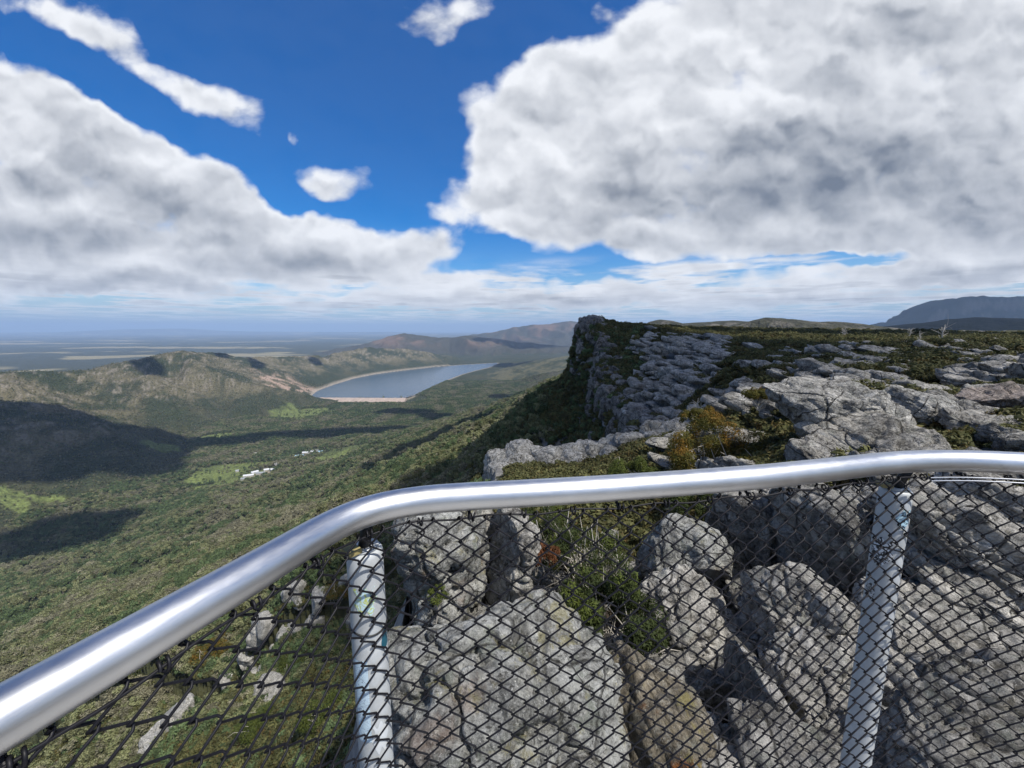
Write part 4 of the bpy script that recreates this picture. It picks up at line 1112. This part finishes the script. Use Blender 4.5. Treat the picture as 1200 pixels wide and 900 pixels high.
# chain link: flat coils, each hooked into its neighbour
PW, PH = .0237, .047
mb = MB()
s0 = rail_s(-60) ; s1 = RL - .15
nw_ = int((s1 - s0) / PW)
TOPZ = HR - RAD - .004
Rw = np.random.default_rng(5)
for i in range(nw_):
    pts = []
    for k in range(0, 44):
        odd = k % 2
        sgn = (i + k) % 2
        zc = TOPZ - k * PH / 1.0 * .5 * 1.0
        u = s0 + (i + (1.0 if sgn else 0.0)) * PW
        ext = .0022 * (1 if sgn else -1)
        fr = .0024 if sgn else -.0024
        # bend: from front to back
        pts.append((u + ext * .2, (-.0026 if sgn else .0026), zc + .0035))
        pts.append((u + ext * 1.3, 0.0, zc))
        pts.append((u + ext * .2, (.0026 if sgn else -.0026), zc - .0035))
    path = []
    jit = Rw.normal(0, .0012, 2)
    for (u, dpt, z) in pts:
        p, q, nin = rail_at(u)
        sag = .0025 * math.sin(u * 5.1 + z * 6) + .0015 * math.sin(u * 11 - z * 9)
        sag += .012 * max(0, -z + HR - .12) * math.sin(u * 4.3 + 1) ** 2
        p2 = p + nin * (.016 + dpt + sag) + q * (.004 * math.sin(u * 7 + z * 5) + jit[0])
        path.append((p2[0], p2[1], z + .004 * math.sin(u * 6) + jit[1]))
    mb.add(*tube(path, .00175, 6, False))
V = np.concatenate(mb.V); F = np.concatenate(mb.F)
fpart('wire_mesh', V, F, M['wire'])
# top selvage wire with twisted ties round the rail
mb = MB(); pth = []
for u in np.arange(s0, s1, .012):
    p, q, nin = rail_at(u); pth.append((*(p + nin * .015)[:2], TOPZ - .004 + .0025 * math.sin(u * 40)))
mb.add(*tube(pth, .0020, 6, False))
k = 0
for u in np.arange(s0 + .02, s1, PW * 4):
    p, q, nin = rail_at(u)
    hp = []
    for a_ in np.linspace(0, 2.6 * np.pi, 16):
        hp.append(p + nin * .015 + np.array([0, 0, TOPZ - .004 - p[2]]) + nin * .006 * math.cos(a_) + np.array([0, 0, 1]) * .007 * math.sin(a_) + q * .0012 * a_)
    mb.add(*tube(hp, .0018, 5, False))
    if k % 3 == 0:
        hp = [p + nin * .004 + np.array([0, 0, -RAD]) , p + nin * .010 + np.array([0, 0, -RAD - .004]), p + nin * .016 + np.array([0, 0, -RAD - .012])]
        mb.add(*tube(hp, .003, 5, False))
    k += 1
fpart('selvage_wire', np.concatenate(mb.V), np.concatenate(mb.F), M['wire'])
# bright tension wires visible under the rail at the far bend
sA = rail_s(1078)
for off, dz in ((.030, -.012), (.033, -.019)):
    pth = []
    for u in np.arange(sA, s1, .02):
        p, q, nin = rail_at(u); pth.append(p + nin * off * .8 + np.array([0, 0, -RAD + dz + .006]))
    fpart('tension_wire', *tube(pth, .0017, 6, False), M['galv'])

def sticker_mat(name, base, ink, scale, thr, seed):
    m, nt, b = new_mat(name); n = N(nt)
    P = n.vmath('ADD', n.coord('Object'), (seed, seed * 2, 0))
    w = n.noise(P, scale, 3, .55, 1.5)
    line = n.math('ABSOLUTE', n.math('SUBTRACT', w, .5))
    k = n.ramp(line, thr * .6, thr, 1, 0)
    col = n.mix(k, base, ink)
    col = n.mix(n.ramp(n.noise(P, 40, 5, .7), .6, .7, 0, .35), col, (.45, .45, .43))
    n.link(col, b.inputs['Base Color']); b.inputs['Roughness'].default_value = .5
    return m
M['st_ink'] = sticker_mat('white_sticker_black_ink', (.72, .74, .76), (.012, .012, .015), 70, .09, 2)
M['st_oval'] = sticker_mat('black_oval_sticker', (.02, .02, .022), (.7, .7, .7), 110, .06, 5)
M['st_blue'] = sticker_mat('pale_blue_sticker', (.42, .62, .72), (.02, .03, .05), 50, .03, 7)
M['st_green'] = sticker_mat('blue_green_sticker', (.46, .62, .68), (.42, .48, .16), 75, .05, 4)
M['st_strip'] = sticker_mat('long_pale_blue_sticker', (.50, .64, .74), (.16, .20, .30), 80, .015, 3)
M['st_teal'] = mat_simple('teal_paint_blob', (.015, .10, .15), .5)
M['st_white'] = mat_simple('worn_white_sticker', (.55, .58, .60), .5)
M['tab'] = mat_simple('yellowed_plate', (.26, .215, .09), .8, nscale=40, nvar=.35)
M['darkmetal'] = mat_simple('dark_bolt', (.03, .03, .03), .5, .6)

def post(px, rad, stickers, seed):
    s = rail_s(px); p0, q, nin = rail_at(s); p = p0 - nin * .021
    base = Vector((p[0], p[1], -1.45)) - FM
    e = bpy.data.objects.new('post', None); C.objects.link(e); e.parent = fence; e.location = base
    org = np.array([p[0], p[1], -1.45]); top = HR - RAD - .050
    toz = top + 1.45
    def sub(name, V, F, mat, parent=None, smooth=True):
        if isinstance(F, np.ndarray): F = clean_quads(F)
        return new_mesh(name, np.asarray(V), F, mat, smooth, parent or e)
    zz = np.concatenate([np.linspace(0, toz - .008, 30), [toz - .003, toz]])
    r_ = np.array([rad] * 30 + [rad * .96, rad * .88])
    sub('pipe', *tube(np.column_stack([zz * 0, zz * 0, zz]), r_, 48), M['post'])
    sub('base_plate', *box_vf(0, 0, 0, .07, .07, .012, math.atan2(q[1], q[0])), M['post'], smooth=False)
    # flange washer and dark stub up to the rail
    v = [(0, 0, toz + .0005), (0, 0, toz + .005)]; sub('washer', *tube(v, rad * .78, 32), M['post'])
    v = [(0, 0, toz + .004), tuple(nin * .006 + np.array([0, 0, toz + .020])), tuple(nin * .021 + np.array([0, 0, toz + .052 + RAD * .3]))]; sub('stub', *tube(v, [.011, .010, .010], 16), M['darkmetal'])
    # ring of black wire round the pipe
    aa = np.linspace(0, 2 * np.pi, 49); zr = toz - .145
    sub('tie_wire', *tube(np.column_stack([np.cos(aa) * (rad + .001), np.sin(aa) * (rad + .001), zr + .004 * np.sin(aa * 2)]), .0016, 6, False), M['darkmetal'])
    # yellowed plate between pipe and stub
    ang = math.atan2(-p[1], -p[0]);
    V, F = box_vf(0, 0, toz + .005, .014, .011, .008, ang + .5); V = np.array(V) + np.array([math.cos(ang - .9) * .026, math.sin(ang - .9) * .026, 0])
    sub('shim_plate', V, F, M['tab'], smooth=False)
    for (nm_, da, hw, z0, z1, mat, shape) in stickers:   # angle from the direction of the lookout, half width in rad, heights below the top
        na_, nz = 24, 24; V = []; F = []
        uu = np.linspace(-1, 1, na_); vv = np.linspace(-1, 1, nz)
        keep = np.zeros((nz, na_), bool)
        for j, v_ in enumerate(vv):
            for i, u_ in enumerate(uu):
                if shape == 'oval':
                    wdt = math.sqrt(max(0, 1 - v_ * v_)); u2 = u_ * wdt
                elif shape == 'drop':
                    wdt = math.sqrt(max(0, 1 - v_ * v_)) * (1 - .45 * v_); u2 = u_ * wdt
                elif shape == 'rag':
                    u2 = u_ * (1 + .22 * math.sin(v_ * 5 + 1 + seed)) ; 
                else: u2 = u_
                a_ = ang + da + u2 * hw; zc = toz - (z0 + z1) / 2 + v_ * (z1 - z0) / 2
                if shape == 'rag': zc += .006 * math.sin(u_ * 7 + seed)
                V.append((math.cos(a_) * (rad + .0007), math.sin(a_) * (rad + .0007), zc))
        for j in range(nz - 1):
            for i in range(na_ - 1): F.append([j * na_ + i, j * na_ + i + 1, (j + 1) * na_ + i + 1, (j + 1) * na_ + i])
        st = sub(nm_, V, F, M[mat])
    return e
PR = .0305
post(431, PR, [('sticker', -.15, .55, .062, .105, 'st_green', 'rag'), ('paint_mark', .95, .28, .150, .190, 'st_teal', 'drop'), ('sticker', -.62, .42, .195, .36, 'st_strip', 'rect'), ('sticker', .30, .42, .33, .385, 'st_white', 'rag')], 1)
post(1067, PR, [('sticker', .70, .40, .045, .085, 'st_blue', 'rag'), ('sticker', -.35, .62, .125, .185, 'st_ink', 'rag'), ('sticker', -.70, .36, .245, .290, 'st_oval', 'oval')], 2)

# deck of the lookout, below the frame
pth = [rail_at(u)[0] + rail_at(u)[2] * -.07 for u in np.linspace(rail_s(-100), RL - .05, 40)]
poly = [(p[0], p[1]) for p in pth] + [(2.2, -2.5), (-1.6, -2.5)]
n_ = len(poly)
V = [(x, y, -1.45) for x, y in poly] + [(x, y, -2.2) for x, y in poly]
F = [list(range(n_ - 1, -1, -1)), list(range(n_, 2 * n_))] + [[i, (i + 1) % n_, n_ + (i + 1) % n_, n_ + i] for i in range(n_)]
o = new_mesh('viewing_platform', V, F, mat_simple('concrete', (.36, .35, .33), .9, nscale=6, bump=.3), False)
bm = bmesh.new(); bm.from_mesh(o.data); bmesh.ops.recalc_face_normals(bm, faces=bm.faces); bm.to_mesh(o.data); bm.free()
tag(o, 'concrete lookout platform inside the curved railing', 'platform')

# ------------------------------------------------------------------ light
SUN_AZ = math.radians(130)      # clockwise from the view direction: behind, to the right
SUN_EL = math.radians(58)
SD = Vector((math.sin(SUN_AZ) * math.cos(SUN_EL), math.cos(SUN_AZ) * math.cos(SUN_EL), math.sin(SUN_EL)))
L = bpy.data.lights.new('sun', 'SUN'); L.energy = 5.0; L.angle = math.radians(.53); L.color = (1, .955, .88)
lo = bpy.data.objects.new('sun', L); C.objects.link(lo); lo.rotation_euler = SD.to_track_quat('Z', 'Y').to_euler(); lo.location = (0, 0, 50)

w = bpy.data.worlds.new('World'); sc.world = w; w.use_nodes = True
nt = w.node_tree; nt.nodes.clear(); n = N(nt)
out = nt.nodes.new('ShaderNodeOutputWorld'); bg = nt.nodes.new('ShaderNodeBackground'); n.link(bg.outputs[0], out.inputs[0])
BG = .1; bg.inputs[1].default_value = BG
sky = nt.nodes.new('ShaderNodeTexSky'); sky.sky_type = 'NISHITA'; sky.sun_disc = False
sky.sun_elevation = SUN_EL; sky.sun_rotation = SUN_AZ; sky.altitude = 700; sky.air_density = 1.0; sky.dust_density = .4; sky.ozone_density = 1.4
D = n.coord('Generated')
sep = nt.nodes.new('ShaderNodeSeparateXYZ'); n.link(D, sep.inputs[0]); dx, dy, dz = sep.outputs
front = n.ramp(dy, .06, .2)
iy = n.math('DIVIDE', 1.0, n.math('MAXIMUM', dy, .06))
U = n.math('MULTIPLY', dx, iy); V_ = n.math('MULTIPLY', dz, iy)
cuv = nt.nodes.new('ShaderNodeCombineXYZ'); n.link(U, cuv.inputs[0]); n.link(V_, cuv.inputs[1]); UV = cuv.outputs[0]
izz = n.math('DIVIDE', 1.0, n.math('ADD', n.math('MAXIMUM', dz, 0.0), .07))
cpv = nt.nodes.new('ShaderNodeCombineXYZ'); n.link(n.math('MULTIPLY', dx, izz), cpv.inputs[0]); n.link(n.math('MULTIPLY', dy, izz), cpv.inputs[1]); PL = cpv.outputs[0]

BLOBS = [ # px, py, rx, ry, angle, weight : the large cloud masses, as directions of the sky
    (850, 120, 300, 120, -6, 1.0), (1080, 180, 380, 130, 0, 1.1), (730, 205, 190, 85, 4, .9), (1040, 20, 330, 120, 0, 1.0), (620, 125, 85, 62, 0, .72), (600, 215, 105, 42, 4, .62), (640, 262, 120, 36, 3, .65), (1000, 270, 330, 40, -2, .7), (1250, 80, 220, 200, 0, .9),
    (70, 190, 210, 75, 16, 1.1), (230, 232, 175, 60, 22, 1.0), (60, 270, 230, 55, 0, 1.0), (395, 285, 130, 34, 8, .8), (490, 296, 80, 20, 2, .62), (40, 120, 110, 36, 14, .8), (-60, 210, 220, 130, 0, .9), (200, 318, 300, 26, 0, .72), (30, 325, 230, 26, 0, .7),
    (150, 55, 100, 26, 34, .66), (250, 115, 80, 24, 28, .68), (40, 8, 80, 18, 18, .66),
    (505, 24, 52, 26, 10, .72), (577, 14, 40, 20, 0, .56), (396, 214, 72, 32, 6, .78), (500, 250, 40, 14, 6, .4), (515, 82, 26, 14, 40, .46), (344, 153, 14, 10, 50, .5), (700, 12, 40, 16, 0, .4),
    (640, 332, 130, 15, 0, .62), (500, 332, 70, 16, 0, .55), (560, 352, 300, 12, 0, .42), (1000, 330, 330, 16, -3, .62), (1150, 308, 130, 22, -7, .68), (760, 348, 330, 11, 0, .40), (300, 350, 300, 11, 0, .40), (860, 358, 200, 8, 0, .35), (1050, 352, 200, 9, 0, .4),
]
HOLES = [(170, 128, 110, 22, 32, .7), (300, 195, 60, 24, 40, .6), (640, 18, 110, 34, -14, .6), (430, 120, 110, 80, 20, .6), (480, 170, 60, 50, 0, .6), (535, 178, 30, 40, 0, .4), (345, 234, 44, 20, 35, .6), (462, 226, 34, 40, 0, .55), (420, 252, 60, 11, 4, .55),
         (690, 316, 150, 11, 0, .85), (985, 307, 105, 8, -3, .85), (130, 347, 80, 7, 0, .7), (585, 300, 40, 20, -20, .7), (780, 318, 70, 8, 0, .6), (130, 370, 300, 8, 0, .35), (20, 178, 16, 7, 0, .6), (250, 246, 12, 5, 0, .4)]

def density(shift):
    """density of the clouds at a direction, sampled `shift` (in tangent units) above it"""
    uvs = n.vmath('ADD', UV, (0.0, shift, 0.0)) if shift else UV
    # stretch towards the horizon: perspective of a cloud deck
    wv = n.noise(uvs, 5.5, 3, .55, out='Color')
    wrp = n.vmath('ADD', uvs, n.vmath('SCALE', n.vmath('SUBTRACT', wv, (.5, .5, .5)), scale=.13))
    tot = None
    for (px, py, rx, ry, ang, wt), sg in [(b, 1) for b in BLOBS] + [(h, -1) for h in HOLES]:
        x_, y_, z_ = ray(px, py)
        loc = (x_ / y_, z_ / y_, 0)
        mp = n.mapping(wrp, loc=loc, rot=(0, 0, math.radians(-ang)), scale=(rx / 450 / y_ * 1.0, ry / 450 / y_, 1), typ='TEXTURE')
        v = n.ramp(n.vmath('LENGTH', mp), 1.45, .25, 0, wt * sg)
        tot = v if tot is None else n.math('ADD', tot, v)
    tot = n.math('MULTIPLY', n.math('MINIMUM', tot, 1.12), front)
    return tot, uvs, wrp

d0, uv0, w0 = density(0)
back = n.math('MULTIPLY', n.math('SUBTRACT', 1.0, front), n.ramp(n.noise(PL, .55, 6, .55), .42, .62, 0, .9))
d0 = n.math('ADD', d0, back)
st = n.mapping(uv0, scale=(1, 1.55, 1))
f_lo = n.noise(st, 4.2, 2, .5); f_hi = n.noise(st, 6.0, 12, .62, .1)
pln = n.noise(n.mapping(PL, scale=(.9, .9, 1)), 2.2, 8, .62)
def billow(vec, scale, detail=3.0, rough=.55):
    v = nt.nodes.new('ShaderNodeTexVoronoi'); v.voronoi_dimensions = '2D'; v.feature = 'SMOOTH_F1'; v.inputs['Scale'].default_value = scale
    v.inputs['Detail'].default_value = detail; v.inputs['Roughness'].default_value = rough; v.inputs['Lacunarity'].default_value = 2.1; v.inputs['Smoothness'].default_value = .55
    n.link(vec, v.inputs['Vector']); return n.math('SUBTRACT', .5, v.outputs['Distance'])
bw_ = n.vmath('ADD', n.mapping(uv0, scale=(1, 1.35, 1)), n.vmath('SCALE', n.vmath('SUBTRACT', n.noise(uv0, 9, 4, .55, out='Color'), (.5, .5, .5)), scale=.14))
bl0 = billow(bw_, 5.0, 2.0, .5); bl1 = billow(n.vmath('ADD', bw_, (.010, .034, 0)), 5.0, 2.0, .5)
# break the deck up near the horizon with the deck's own perspective
nh = n.ramp(dz, .03, .22, 1, 0)
fmix = nt.nodes.new('ShaderNodeMix'); fmix.data_type = 'FLOAT'; n._in(fmix.inputs[0], n.math('MULTIPLY', nh, .75)); n._in(fmix.inputs[2], n.math('ADD', n.math('MULTIPLY', f_hi, .72), n.math('ADD', .16, n.math('MULTIPLY', bl0, .32)))); n._in(fmix.inputs[3], pln)
fx = n.math('SUBTRACT', fmix.outputs[0], .5)
dens = n.math('ADD', n.math('SUBTRACT', d0, .30), n.math('MULTIPLY', fx, 1.75))
dens = n.math('ADD', dens, n.math('MULTIPLY', n.math('SUBTRACT', f_lo, .5), .55))
# rows of small far cumulus low over the horizon
iz2 = n.math('DIVIDE', 1.0, n.math('ADD', n.math('MAXIMUM', dz, 0.0), .018))
cp2 = nt.nodes.new('ShaderNodeCombineXYZ'); n.link(n.math('MULTIPLY', dx, iz2), cp2.inputs[0]); n.link(n.math('MULTIPLY', dy, iz2), cp2.inputs[1])
rows = n.noise(cp2.outputs[0], .55, 6, .55)
band = n.math('MULTIPLY', n.ramp(dz, .008, .03), n.ramp(dz, .19, .10))
rowd = n.math('MULTIPLY', n.math('SUBTRACT', rows, .47), 6.0)
dens = n.math('MAXIMUM', dens, n.math('SUBTRACT', n.math('MULTIPLY', n.math('ADD', rowd, .1), band), .06))
alpha = n.ramp(dens, -.12, .50)
# shading: thin edges are bright, thick bases grey; soft relief from the light above
f_sm = n.noise(st, 7, 3, .5, .2); f_up = n.noise(n.vmath('ADD', st, (.015, .05, 0)), 7, 3, .5, .2)
f_lo_up = n.noise(n.vmath('ADD', st, (.02, .09, 0)), 4.2, 2, .5)
f_h2 = n.noise(n.vmath('ADD', st, (.008, .028, 0)), 6.0, 12, .62, .1)
relief = n.math('ADD', n.math('MULTIPLY', n.math('SUBTRACT', f_sm, f_up), .55), n.math('MULTIPLY', n.math('SUBTRACT', f_lo, f_lo_up), .65))
relief = n.math('ADD', relief, n.math('MULTIPLY', n.math('SUBTRACT', f_hi, f_h2), .55))
BELLY = [(980, 205, 330, 85, -4, .50), (800, 235, 190, 60, 4, .36), (1120, 265, 300, 40, -4, .34), (760, 285, 220, 24, 0, .30), (1080, 40, 260, 60, 10, .22), (700, 150, 110, 40, 10, .12),
         (180, 235, 150, 38, 16, .40), (80, 272, 190, 28, 0, .42), (20, 215, 150, 26, 8, .26), (330, 305, 170, 20, 4, .32), (150, 330, 260, 14, 0, .28), (450, 302, 90, 10, 0, .2), (60, 130, 120, 22, 14, .14),
         (1000, 345, 260, 10, 0, .22), (1150, 325, 130, 12, -6, .28), (640, 350, 180, 8, 0, .22), (480, 360, 300, 7, 0, .18)]
bel = None
wb = n.vmath('ADD', uv0, n.vmath('SCALE', n.vmath('SUBTRACT', n.noise(uv0, 4, 5, .55, out='Color'), (.5, .5, .5)), scale=.16))
for px, py, rx, ry, ang, wt in BELLY:
    x_, y_, z_ = ray(px, py)
    mp = n.mapping(wb, loc=(x_ / y_, z_ / y_, 0), rot=(0, 0, math.radians(-ang)), scale=(rx / 450 / y_, ry / 450 / y_, 1), typ='TEXTURE')
    v = n.ramp(n.vmath('LENGTH', mp), 1.3, .1, 0, wt)
    bel = v if bel is None else n.math('MAXIMUM', bel, v)
relief = n.math('ADD', n.math('MULTIPLY', relief, .5), n.math('MULTIPLY', n.math('SUBTRACT', bl0, bl1), .60))
relief = n.math('MULTIPLY', relief, n.ramp(dz, .02, .25, .35, 1))
thick = n.ramp(dens, .3, 1.2)
lum = n.math('SUBTRACT', .90, n.math('MULTIPLY', thick, .26))
lum = n.math('SUBTRACT', lum, n.math('MULTIPLY', bel, n.ramp(dens, .0, .40, 0, 1.0)))
lum = n.math('ADD', lum, n.math('MULTIPLY', relief, 1.0))
lum = n.math('MINIMUM', n.math('MAXIMUM', lum, .10), 1.0)
ccol = n.mix(n.ramp(lum, .10, .95, 0, 1, False), (.15, .18, .235), (.80, .82, .86))
ccol = n.vmath('SCALE', ccol, scale=1 / BG)
skc = nt.nodes.new('ShaderNodeHueSaturation'); n.link(sky.outputs[0], skc.inputs['Color']); skc.inputs['Hue'].default_value = .511; skc.inputs['Saturation'].default_value = 1.65; skc.inputs['Value'].default_value = 1.18
hz = n.ramp(dz, 0.0, .07, .45, 1.0)
skh = n.mix(n.ramp(dz, .16, .0, 0, .85), skc.outputs[0], (2.7, 4.2, 6.1))
col = n.mix(n.math('MULTIPLY', alpha, hz), skh, ccol)
n.link(col, bg.inputs[0])
w.cycles.sampling_method = 'MANUAL'; w.cycles.sample_map_resolution = 512

# unseen clouds added above the frame, placed to throw shade on valley and headland
mc, ntc, bc = new_mat('shadow_cloud_vapour'); bc.inputs['Base Color'].default_value = (.92, .92, .93, 1); bc.inputs['Roughness'].default_value = 1; bc.inputs['Specular IOR Level'].default_value = 0
SHADE = [  # px, py, ground height, half length across, half length away, turn, height of the cloud
    (60, 530, -390, 380, 300, .2, 2700), (150, 545, VAL, 200, 120, .1, 2700), (395, 507, VAL, 380, 70, .12, 2700), (230, 518, VAL, 240, 70, .1, 2700), (545, 492, -430, 330, 110, -.5, 2700),
    (600, 462, -420, 150, 90, 0, 2900), (470, 483, VAL, 190, 55, .1, 2700),
    (258, 424, -230, 200, 42, -.9, 2900), (300, 428, -260, 170, 40, -.9, 2900), (370, 420, -260, 150, 45, -.9, 3400), (170, 428, -200, 180, 45, -.6, 2700),
    (520, 548, -330, 190, 90, .5, 2600), (60, 610, -400, 170, 90, .2, 2600), (668, 440, -18, 60, 80, .2, 2500), (720, 440, -12, 40, 40, .2, 2500),
    (640, 428, VAL, 900, 300, 0, 5200), (600, 412, -430, 900, 400, 0, 5600), (930, 400, -10, 150, 50, 0, 2500), (1110, 380, 0, 500, 260, 0, 2700), (1130, 362, 200, 1500, 900, 0, 5800)]
Rc = np.random.default_rng(3)
for i, (px, py, zg, lx, ly, rz, zc) in enumerate(SHADE):
    if zg >= 0 or zg > -100:
        Yg = {16 - 1: 125}.get(-1, {668: 125, 720: 105, 930: 220, 1110: 1700, 1130: 6000}.get(px, 300)); g = np.array(at(px, py, Yg))
    else:
        g = np.array(atz(px, py, zg))
    t = (zc - g[2]) / SD.z
    c = g + np.array(SD) * t
    mb = MB(); m_ = 12 + int(lx / 60)
    for k in range(m_):
        U_, F_ = ico(4)
        ox, oy = Rc.uniform(-1, 1), Rc.uniform(-1, 1)
        if ox * ox + oy * oy > 1: ox *= .6; oy *= .6
        sz = Rc.uniform(.28, .5)
        V_c = U_ * np.array([lx * sz, ly * sz + 12, .5 * min(lx, ly) * sz + 20]) * (1 + .35 * fbm3(U_ * 2.2 + k * 7 + i, 4, i))[:, None]
        V_c[:, 2] = np.maximum(V_c[:, 2], -.25 * min(lx, ly) * sz)
        V_c = V_c + np.array([ox * lx * .75, oy * ly * .75, 0]); cr_, sr_ = math.cos(rz), math.sin(rz)
        V_c = np.column_stack([V_c[:, 0] * cr_ - V_c[:, 1] * sr_, V_c[:, 0] * sr_ + V_c[:, 1] * cr_, V_c[:, 2]])
        mb.add(V_c + c, F_)
    o = mb.build('shadow_cloud', mc); o['kind'] = 'structure'

# ------------------------------------------------------------------ air
HZ = True
if HZ:
    o = new_mesh('haze', *box_vf(0, 0, -560, 64000, 64000, 1260, 0), None, False)
    o.data.materials.clear()
    mh = bpy.data.materials.new('air'); mh.use_nodes = True; t = mh.node_tree; t.nodes.clear()
    oo = t.nodes.new('ShaderNodeOutputMaterial'); pv = t.nodes.new('ShaderNodeVolumePrincipled')
    pv.inputs['Color'].default_value = (.50, .70, 1.0, 1); pv.inputs['Density'].default_value = 4.2e-5; pv.inputs['Anisotropy'].default_value = 0.0
    t.links.new(pv.outputs[0], oo.inputs['Volume']); o.data.materials.append(mh)
    stuff(o, 'thin blue haze over the valley and the far plain', 'haze')

# ------------------------------------------------------------------ camera and render settings
cam = bpy.data.cameras.new('camera'); cam.sensor_width = 36; cam.lens = 36 * FPX / 1200; cam.clip_start = .05; cam.clip_end = 200000
co = bpy.data.objects.new('camera', cam); C.objects.link(co); co.rotation_euler = (math.pi / 2 - PITCH, 0, 0); sc.camera = co
sc.render.engine = 'CYCLES'
sc.view_settings.view_transform = 'Standard'; sc.view_settings.look = 'None'; sc.view_settings.exposure = .22; sc.view_settings.gamma = 1
cy = sc.cycles
cy.use_denoising = True
cy.max_bounces = 5; cy.diffuse_bounces = 2; cy.glossy_bounces = 2; cy.transmission_bounces = 2; cy.transparent_max_bounces = 6; cy.volume_bounces = 0
cy.caustics_reflective = False; cy.caustics_refractive = False; cy.sample_clamp_indirect = 4
sc.render.use_persistent_data = False
